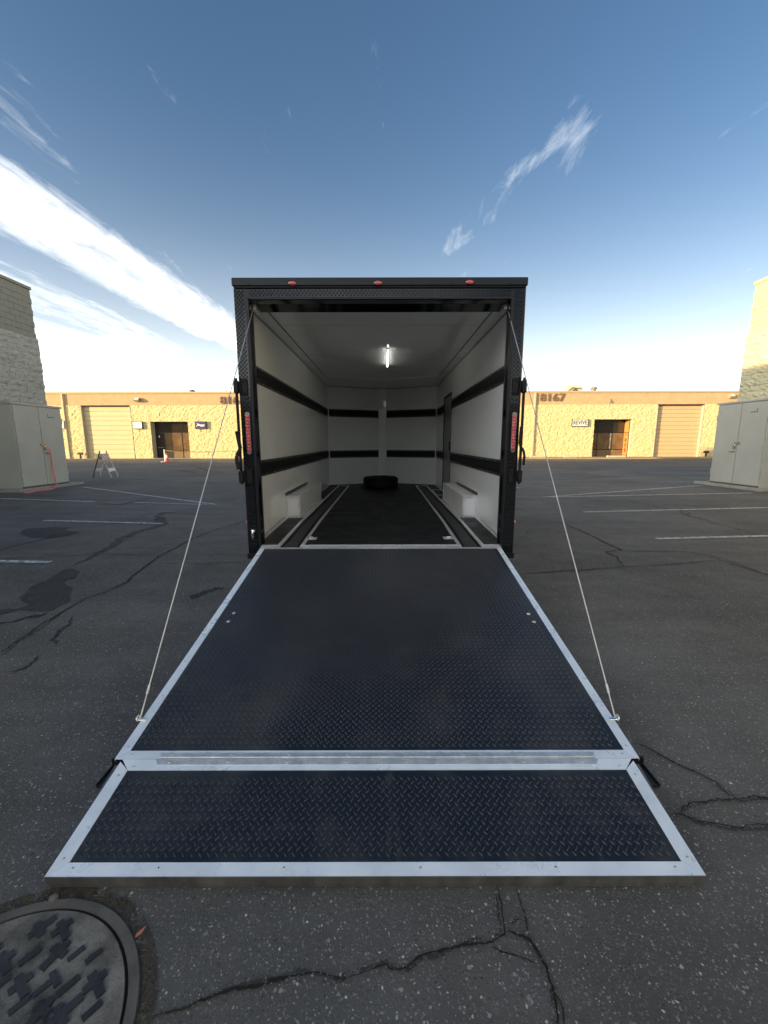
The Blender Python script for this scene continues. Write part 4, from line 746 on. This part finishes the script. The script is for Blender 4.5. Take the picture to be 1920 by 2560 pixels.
s_, fc, p, q = wsign('wall_sign', (489, 1055), (516, 1071), 'signblue', 'dark blue wall sign with a white winged mark and script'); O('wing_mark', MB().prism([(p.x + a * (q.x - p.x), YF - .229, q.z + b * (p.z - q.z)) for a, b in ((.06, .28), (.16, .48), (.24, .62), (.10, .76), (.28, .74), (.36, .62), (.42, .70), (.44, .52), (.34, .40), (.22, .46), (.12, .26))], (0, -.002, 0)), 'signwhite', fc)
for k in range(5): O('script_stroke', MB().prism([(p.x + (.42 + k * .095 + a) * (q.x - p.x), YF - .229, q.z + b * (p.z - q.z)) for a, b in ((0, .36), (.03, .32), (.09, .42), (.10, .58), (.05, .64), (.015, .52))], (0, -.002, 0)), 'signwhite', fc)
O('underline', MB().prism([(p.x + a * (q.x - p.x), YF - .229, q.z + b * (p.z - q.z)) for a, b in ((.5, .24), (.85, .30), (.85, .34), (.5, .28))], (0, -.002, 0)), 'signwhite', fc)
s_, fc, p, q = wsign('wall_sign', (148, 1053), (163, 1071), 'signwhite', 'blank white wall sign beside the downspout, partly behind the cabinet with pink ribbon')
# walk along the units, wheel stops
W0, W1 = FX(1290, 1140), 46.0
struct('sidewalk', B((W0 - 3, YF - 3.0, 0), (W1, YF - .08, .10), .01), mat('walk_concrete', (.36, .27, .17), .9, var=.15, vscale=1.5))
struct('sidewalk', B((-46, YF - .9, 0), (-14, YF - .10, .03), .01), 'concrete')
ws = None
for k, (a, b, lab) in enumerate((((1326, 1141), (1362, 1146), 'tan concrete wheel stop beside the far downspout on the walk'), ((1410, 1141), (1440, 1146), 'tan concrete wheel stop on the walk below the REVIVE sign'), ((1518, 1140), (1561, 1145.5), 'cream concrete wheel stop in front of the storefront with the orange door'))):
    y = YF - 1.6; p, q = yp(*a, y), yp(*b, y); w_ = thing('wheel_stop', ((p.x + q.x) / 2, y, .1), lab, 'wheel stop', 'wheel stops along the far walk')
    O('stop_body', MB().prism([(p.x, y - .16, .101), (p.x, y + .16, .101), (p.x, y + .12, .26), (p.x, y - .12, .26)], (q.x - p.x, 0, 0)), 'stop', w_)
    for t in (.2, .8): O('anchor_pin', MB().lathe([(.03, 0), (.03, .012), (.001, .014)], (p.x + (q.x - p.x) * t, y, .26), (0, 0, 1), 8), 'iron', w_)

# ================================================================== SIDE BUILDINGS of split-face block
def rough_block(rr, w=.394, h=.194, d=.10, amp=.045, n=4, mrows=3):
    vs = []; fs = []
    for j in range(mrows + 1):
        for i in range(n + 1):
            e = i in (0, n) or j in (0, mrows); vs.append((d * .35 + amp * (rr.uniform(.15, .9) if e else rr.uniform(.3, 1.6)), (i / n - .5) * w, (j / mrows - .5) * h))
    k = n + 1
    fs += [(j * k + i, j * k + i + 1, (j + 1) * k + i + 1, (j + 1) * k + i) for j in range(mrows) for i in range(n)]
    o = len(vs); vs += [(0, -w / 2, -h / 2), (0, w / 2, -h / 2), (0, w / 2, h / 2), (0, -w / 2, h / 2)]
    bot = list(range(0, k)); top = [mrows * k + i for i in range(k)]; lef = [j * k for j in range(mrows + 1)]; rig = [j * k + n for j in range(mrows + 1)]
    fs += [tuple(bot[::-1] + [o, o + 1]), tuple(top + [o + 2, o + 3]), tuple(lef + [o + 3, o]), tuple(rig[::-1] + [o + 1, o + 2])]
    return vs, fs
def side_building(sgn, xw, yc, y0, depth, ztop, zs, mb_, mbd, label):
    bd = thing('block_building', (xw, yc, 0), label, 'building')
    xo = xw - sgn * -depth
    wall = O('block_wall', B((xw, y0, 0), (xo, yc, zs), 0), mb_, bd); band = O('upper_wall', B((xw + sgn * .004, y0, zs + .0005), (xo, yc - .03, ztop - .08), 0), mbd, bd)
    O('coping', B((xw - sgn * .05, y0, ztop - .0795), (xo, yc, ztop + .02), .008), mbd, bd)
    meshes = []
    rr = random.Random(11 if sgn < 0 else 12)
    for q in range(9):
        v, f = rough_block(rr); v = [(x * -sgn, y, z) for x, y, z in v]; meshes.append(mesh('block', MB().add(v, f), mb_))
    flat = mesh('block', B((0, -.1965, -.0965), (-sgn * .030, .1965, .0965), .004), mbd)
    nrow = int(zs / .2); k = 0
    for j in range(nrow):
        for i in range(8):
            y = yc - .2 - i * .4 + (.2 if j % 2 else 0)
            if y > yc - .15: y = yc - .1
            o = O('block', meshes[rr.randrange(9)], None, wall); sc = .5 if y > yc - .15 else 1
            o.matrix_basis = Matrix.Translation((xw, y, .1 + j * .2 + (zs - nrow * .2))) @ Matrix.Diagonal((rr.uniform(.75, 1.15), sc, 1, 1))
    nr2 = int((ztop - .09 - zs) / .2)
    for j in range(nr2):
        for i in range(8):
            y = yc - .23 - i * .4 - (.2 if j % 2 else 0); o = O('block', flat, None, band); o.matrix_basis = Matrix.Translation((xw + sgn * .003, y, zs + .1 + j * .2))
    # beyond the single blocks the same masonry carries on as one relief sheet
    ys0, ys1 = y0, yc - 3.4; mbx = MB(); nY = int((ys1 - ys0) / .2); nZ = int(zs / .1); vs = []; blk = {}
    for j in range(nZ + 1):
        for i in range(nY + 1): vs.append((xw - sgn * (.03 + .05 * rr.random() ** 2), ys0 + (ys1 - ys0) * i / nY, zs * j / nZ))
    fs = [(j * (nY + 1) + i, j * (nY + 1) + i + 1, (j + 1) * (nY + 1) + i + 1, (j + 1) * (nY + 1) + i) for j in range(nZ) for i in range(nY)]
    O('split_face_wall', mbx.add(vs, fs), mb_, bd)['kind'] = 'stuff'; O('upper_wall_face', B((xw - sgn * .027, y0, zs + .0005), (xw + sgn * .003, yc - 3.5, ztop - .081), 0), mbd, bd)
    return bd
cl_ = xp(78, 720, -12.8); cr_ = xp(1885, 707, 12.9)
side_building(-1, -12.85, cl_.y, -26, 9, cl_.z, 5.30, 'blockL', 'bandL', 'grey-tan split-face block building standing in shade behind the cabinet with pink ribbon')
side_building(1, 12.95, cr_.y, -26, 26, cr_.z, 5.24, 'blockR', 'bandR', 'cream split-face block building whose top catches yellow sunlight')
# neighbouring warehouse further along the court, whose long shadow lies across the lot
nb_ = thing('warehouse', (-85, -10, 0), 'plain tan warehouse further along the court, outside the lot', 'building')
O('warehouse_wall', B((-135, -24, 0), (-42, 0, 8.0), 0), 'band', nb_); O('warehouse_coping', B((-135.1, -24.1, 8.0005), (-41.9, .1, 8.25), .02), 'coping', nb_)

bk = thing('office_building', (0, -38, 0), 'tan block building closing the court opposite the long industrial building', 'building')
O('office_wall', B((-30, -52, 0), (30, -38, 5.8), 0), 'bandL', bk); O('office_coping', B((-30.1, -52.1, 5.8005), (30.1, -37.9, 6.0), .02), 'coping', bk)
for k in range(5): O('roll_door', B((-22 + k * 10, -37.99, .02), (-18 + k * 10, -37.93, 3.9), .01), 'jamb', bk)

# ================================================================== UTILITY CABINETS
def cabinet(sgn, pa, pb, ptop, label, ribbon_=False):
    a, b = gp(*pa, .1), gp(*pb, .1); xf = (a.x + b.x) / 2; y0, y1 = sorted((a.y, b.y)); zt = xp(*ptop, xf).z; xbk = xf + sgn * 1.15
    c = thing('utility_cabinet', ((xf + xbk) / 2, (y0 + y1) / 2, .1), label, 'cabinet', None)
    O('cabinet_body', B((xf + sgn * .02, y0 + .01, .1), (xbk, y1 - .01, zt - .06), .006), 'cab', c)
    O('cabinet_roof', MB().prism([(xf - sgn * .03, y0 - .02, zt - .059), (xbk + sgn * .02, y0 - .02, zt - .059), (xbk + sgn * .02, y0 - .02, zt + .02), (xf - sgn * .03, y0 - .02, zt)], (0, y1 - y0 + .04, 0)), 'cab', c)
    ym = (y0 + y1) / 2
    for ya, yb_ in ((y0 + .05, ym - .008), (ym + .008, y1 - .04)):
        d = O('cabinet_door', B((xf - sgn * .015, ya, .15), (xf + sgn * .0195, yb_, zt - .085), .006), 'cab', c)
        if ya > ym - .1 or True:
            if (ya > ym) == (sgn < 0):
                yc_ = (ya + yb_) / 2
                for q0, q1 in (((yc_ - .12, zt - .40), (yc_ + .14, zt - .375)), ((yc_ - .12, zt - .374), (yc_ - .10, zt - .28))): O('plate_rim', B((xf - sgn * .019, q0[0], q0[1]), (xf - sgn * .0155, q1[0], q1[1]), 0), 'cabdark', d)
    O('seam', B((xf - sgn * .004, ym - .0075, .15), (xf + sgn * .019, ym + .0075, zt - .085), 0), 'cabdark', c); O('base_gap', B((xf + sgn * .01, y0 + .03, .101), (xf + sgn * .0195, y1 - .03, .149), 0), 'cabdark', c)
    zh = 1.35 + .1; O('hasp', B((xf - sgn * .04, ym - .10, zh - .03), (xf - sgn * .0155, ym + .10, zh + .05), .006), 'brass', c); lk_ = O('padlock', B((xf - sgn * .075, ym + .02, zh - .17), (xf - sgn * .0405, ym + .10, zh - .06), .01), 'brass', c)
    O('shackle', MB().tube([(xf - sgn * .055, ym + .06 + .03 * math.cos(t), zh - .06 + .05 * math.sin(t)) for t in [R(k) for k in range(0, 181, 30)]], .008, 6), 'chrome', lk_)
    O('door_handle', MB().tube([(xf - sgn * .016, ym + .06, zh - .26), (xf - sgn * .06, ym + .06, zh - .26), (xf - sgn * .06, ym + .24, zh - .27)], .014, 8), 'brass', c)
    for yy in (y0 + .03, y1 - .03):
        for z in (.5, zt - .5): O('hinge', MB().tube([(xf - sgn * .012, yy, z - .09), (xf - sgn * .012, yy, z + .09)], .016, 8), 'cab', c)
    pad = struct('concrete_pad', B((xf - sgn * .22, y0 - .35, 0), (xbk + sgn * .3, y1 + .45, .1), .02), 'concrete')
    return c, xf, y0, y1, ym, zt, zh
_, xf, y0, y1, ym, zt, zh = cabinet(-1, (62, 1222), (170, 1207), (34, 1005), 'tall grey double-door utility cabinet with pink ribbon hanging from its hasp')
cabinet(1, (1890, 1220), (1777, 1205), (1905, 996), 'tall beige-grey double-door utility cabinet standing before the cream sunlit building')
# ribbon hanging from the hasp and trailing on the ground
rb = MB(); path = [(xf + .05, ym + .08, zh - .05), (xf + .09, ym + .16, zh - .15), (xf + .08, ym + .20, zh - .5), (xf + .07, ym + .19, .75), (xf + .10, ym + .2, .40), (xf + .13, ym + .19, .16), (xf + .26, ym + .10, .118), (xf + .33, ym - .2, .02), (xf + .36, ym - .6, .018), (xf + .32, ym - .9, .03), (xf + .38, ym - 1.1, .018), (xf + .36, ym - 1.35, .016)]
for a, b in zip(path, path[1:]): rb.strip(a, b, .04, .04, (.9, -.3, .4), .004)
tag(O('ribbon', rb, 'tape'), 'pink-red ribbon hanging from the hasp of the cabinet and trailing on asphalt', 'ribbon')
rb = MB(); path = [(xf + .05, ym + .06, zh - .06), (xf + .06, ym + .13, zh - .3), (xf + .05, ym + .15, .9), (xf + .06, ym + .15, .5)]
# white bench end beside the cabinet
bp_ = gp(8, 1222); bn = thing('bench', (bp_.x - .35, bp_.y - .05, 0), 'low white slab bench on a curved leg beside the cabinet with pink ribbon', 'bench')
zb_ = yp(10, 1195, bp_.y).z; xr_ = yp(17, 1195, bp_.y).x
O('bench_slab', B((xr_ - 1.5, bp_.y - .2, zb_ - .05), (xr_, bp_.y + .2, zb_ + .05), .03), 'whiteboard', bn)
for x in (xr_ - .16, xr_ - 1.3): O('bench_leg', MB().prism([(x + dx, bp_.y - .14, z) for dx, z in ((-.10, .002), (.10, .002), (.10, .05), (.0, .10), (-.03, zb_ - .12), (.04, zb_ - .051), (-.16, zb_ - .051), (-.10, zb_ - .12), (-.10, .10))], (0, .28, 0)), 'concrete', bn)

# ================================================================== BARRICADE, CONE, TAPE
def ground_from(px, py): return gp(px, py)
f1, f2, k1, k2 = gp(275, 1196), gp(300, 1191), gp(227, 1194), gp(255.5, 1192)
br = thing('barricade', ((f1.x + k2.x) / 2, (f1.y + k1.y) / 2, 0), 'folding A-frame barricade with a red and white striped board, standing on the lot', 'barricade')
ax_ = (f2 - f1); ax_.z = 0; axn = ax_.normalized(); wdt = ax_.length
ya = (f1.y + f2.y) / 2
t1, t2 = yp(244.5, 1131, f1.y + .25), yp(271.5, 1130.5, f2.y + .25)
hgt = 1.12; mid = ((f1 + f2) + (k1 + k2)) / 4; mid.z = hgt; t1 = mid - axn * .36; t2 = mid + axn * .36
F1, F2 = Vector((f1.x, f1.y, 0)), Vector((f2.x, f2.y, 0)); fm = (F1 + F2) / 2; F1 = fm - axn * .36; F2 = fm + axn * .36
km = Vector(((k1.x + k2.x) / 2, (k1.y + k2.y) / 2, 0)); K1 = km - axn * .36; K2 = km + axn * .36
for foot, top, m in ((F1, t1, 'barleg'), (F2, t2, 'barleg'), (K1, t1, 'barlegdark'), (K2, t2, 'barleg')):
    d = (top - foot).normalized(); O('leg', MB().tube([foot + Vector((0, 0, .01)), top + d * .05], .020, 8), m, br)
def board(nm, fa, fb, ta, tb_, u0, u1, off, m):
    a, b, c_, d_ = fa.lerp(ta, u0), fb.lerp(tb_, u0), fb.lerp(tb_, u1), fa.lerp(ta, u1); n = (b - a).cross(d_ - a).normalized() * off
    return O(nm, MB().prism([a + n, b + n, c_ + n, d_ + n], n * .5), m, br), (a, b, c_, d_, n)
bd1, (a, b, c_, d_, n) = board('striped_board', F1, F2, t1, t2, .70, .93, .022, 'whiteboard')
def q2(u, v): return a.lerp(b, u).lerp(d_.lerp(c_, u), v) + n * 1.55
for u in (-.12, .28, .68): O('red_stripe', MB().prism([q2(min(1, max(0, x)), v) for x, v in ((u + .28, 0), (u + .48, 0), (u + .20, 1), (u, 1)) ][:4], n * .06), 'redstripe', bd1)
bd2, (a, b, c_, d_, n) = board('lower_board', F1, F2, t1, t2, .24, .37, .022, 'whiteboard')
me = text_mesh('BLACK IRON', .125, .001, 'ink', .002, .78); o = O('lettering', me, None, bd2); ux = (b - a).normalized(); nn = n.normalized(); nn = nn if nn.y < 0 else -nn; uy = nn.cross(ux)
ctr = (a + b + c_ + d_) / 4 + nn * .036; o.matrix_basis = Matrix(((ux.x, uy.x, nn.x, ctr.x), (ux.y, uy.y, nn.y, ctr.y), (ux.z, uy.z, nn.z, ctr.z), (0, 0, 0, 1)))
board('lower_board', K1, K2, t1, t2, .24, .37, .022, 'whiteboard'); board('striped_board', K1, K2, t1, t2, .72, .92, .022, 'whiteboard')
# traffic cone with tape strung to the wall
cp = gp(418, 1156); cn = thing('traffic_cone', (cp.x, cp.y, 0), 'orange traffic cone with a white collar before the dark storefront door', 'traffic cone')
O('cone_base', B((cp.x - .20, cp.y - .20, .005), (cp.x + .20, cp.y + .20, .05), .01), 'conefl', cn); O('cone_body', MB().lathe([(.155, .05), (.04, .72), (.035, .74), (.001, .74)], (cp.x, cp.y, 0), (0, 0, 1), 20), 'conefl', cn); O('reflective_collar', MB().lathe([(.110, .33), (.066, .58)], (cp.x, cp.y, 0), (0, 0, 1), 20), 'conewhite', cn)
c2 = gp(413.5, 1155.5); bn2 = thing('delineator_post', (c2.x, c2.y, 0), 'cream delineator post beside the orange traffic cone, holding caution tape', 'post')
O('post_tube', MB().lathe([(.09, .04), (.055, .10), (.05, 1.0), (.001, 1.02)], (c2.x, c2.y, 0), (0, 0, 1), 14), 'conewhite', bn2); O('post_base', B((c2.x - .17, c2.y - .17, .004), (c2.x + .17, c2.y + .17, .04), .01), 'conewhite', bn2)
wt = yp(575, 1127, YF - .12); tp = MB(); s0 = Vector((c2.x, c2.y, .93)); n_ = 18; pts = [s0.lerp(wt, k / n_) - Vector((0, 0, .12 * math.sin(math.pi * k / n_))) for k in range(n_ + 1)]
for k in range(n_): tp.strip(pts[k] - Vector((0, 0, 0)), pts[k + 1], .075, .075, (math.sin(k * 1.3) * .2, -1, .25 * math.cos(k * .9)), .004)
tag(O('caution_tape', tp, 'yellowtape'), 'yellow caution tape strung from the post across the dark storefront', 'tape')
cpb = gp(407, 1156.5); tag(O('crumpled_paper', MB().lathe([(.02, .12), (.11, .10), (.15, .05), (.12, .005)], (cpb.x, cpb.y, 0), (0, 0, 1), 7), 'conewhite'), 'small pale crumpled paper lying by the delineator post', 'litter')

# ================================================================== MANHOLE
MC = Vector((-1.046, .734, 0)); MR = .372
mh = thing('manhole', MC, 'round cast-iron manhole cover with raised crosses set in cracked asphalt', 'manhole')
O('manhole_lid', MB().lathe([(MR - .004, .002), (MR - .005, .0100), (MR - .03, .0105), (.001, .0105)], MC, (0, 0, 1), 96, False), 'lid', mh)
O('lid_gap', MB().lathe([(MR - .003, .0045), (MR + .004, .0045)], MC, (0, 0, 1), 72), 'crack', mh)
O('frame_ring', MB().lathe([(MR + .004, .004), (MR + .005, .0095), (MR + .030, .0100), (MR + .032, .004)], MC, (0, 0, 1), 96, False), 'ring', mh)
rr = random.Random(5)
def cross_mesh(kind):
    mb = MB(); h0, h1 = 0, .007; w = .017
    if kind == 0: P_ = [(-.062, -w), (-.012, -w), (-.012, -.040), (.016, -.040), (.016, -w), (.040, -w), (.040, w * .7), (.016, w * .7), (.016, .036), (-.012, .036), (-.012, w * .7), (-.062, w * .7)]
    elif kind == 1: P_ = [(-.034, -.012), (.034, -.012), (.034, .012), (-.034, .012)]
    else: P_ = [(-.05, -w * .8), (.012, -w * .8), (.012, -.04), (.036, -.04), (.036, .034), (.012, .034), (.012, w * .6), (-.05, w * .6)]
    return mesh('raised_cross', mb.prism([(x, y, 0) for x, y in P_], (0, 0, .007)), 'iron_cast')
cms = [cross_mesh(k) for k in range(3)]; i = 0
for gy in range(-6, 7):
    for gx in range(-6, 7):
        x, y = gx * .066 + (.033 if gy % 2 else 0), gy * .062
        if math.hypot(x, y) > MR - .047: continue
        k = (gx + gy * 2) % 3; k = 0 if k == 0 else (1 if rr.random() < .55 else (0 if rr.random() < .6 else 2))
        o = O('raised_cross', cms[k], None, mh); o.matrix_parent_inverse = Matrix.Identity(4)
        o.matrix_basis = Matrix.Translation((x + rr.gauss(0, .006), y + rr.gauss(0, .006), .0107)) @ Matrix.Rotation(R(52) + rr.choice((0, 0, .3, math.pi / 2, -.3, math.pi)), 4, 'Z') @ Matrix.Scale(rr.uniform(.62, .78), 4)
# dirt, dry straw round the ring
wd = MB()
def straw(x, y, L_, z=.004):
    a = rnd.random() * 6.28; dx, dy = L_ * math.cos(a), L_ * math.sin(a); h = rnd.uniform(.001, .008); w_ = .0008
    wd.add([(x - dy / L_ * w_, y + dx / L_ * w_, z), (x + dy / L_ * w_, y - dx / L_ * w_, z), (x + dx * .6, y + dy * .6, z + h), (x + dx, y + dy, z + h * rnd.uniform(.2, 1.2))], [(0, 1, 2), (0, 2, 3)])
for k in range(420):
    t = R(rnd.uniform(-40, 170)); r = MR + .045 + abs(rnd.gauss(0, .012)); 
    if 20 < math.degrees(t) < 60 and rnd.random() < .7: continue
    straw(MC.x + r * math.cos(t), MC.y + r * math.sin(t), rnd.uniform(.006, .022))
for x, y in grit_pts:
    if rnd.random() < .12: straw(x, y, rnd.uniform(.004, .012), .007)
struct('dry_weeds', wd, 'dryweed', 'stuff', False)
gm = MB()
for k in range(2600):
    t = R(rnd.uniform(-40, 175)); r = MR + .042 + abs(rnd.gauss(0, .014)); stone(MC.x + r * math.cos(t), MC.y + r * math.sin(t), rnd.uniform(.0008, .0025), .002)
for k in range(3800):
    r = (MR - .02) * math.sqrt(rnd.random()); t = rnd.random() * 6.28; x, y = r * math.cos(t), r * math.sin(t)
    if math.sin(x * 14 + 1) + math.cos(y * 11 + x * 5) > .2: stone(MC.x + x, MC.y + y, rnd.uniform(.0007, .0022), .0105)
struct('grit', gm, 'grit', 'stuff')
mbk = MB()
for dr_, zz, k in ((.050, .002, 0),): mbk.lathe([(MR + .038, .0042), (MR + .075, .0042)], MC, (0, 0, 1), 64)
struct('dirt_ring', mbk, worn('dirt', (.065, .055, .038), .52, 22))
lf = gp(352, 2338); tag(O('fallen_leaf', MB().prism([(lf.x + a, lf.y + b, .006 + c) for a, b, c in ((-.010, -.012, .002), (.002, -.008, .006), (.010, .002, .012), (.014, .012, .016), (.006, .008, .012), (-.004, 0, .008), (-.011, -.004, .004))], (.001, 0, .0012)), 'leaf'), 'small orange dead leaf lying at the rim of the manhole', 'leaf')
ps = gp(135, 2250); tag(O('pebble', MB().lathe([(.001, .014), (.008, .013), (.014, .008), (.015, .003), (.011, 0)], (ps.x, ps.y, .004), (0, .1, 1), 9), 'grit'), 'pale pebble lying in the dirt at the manhole rim', 'stone')
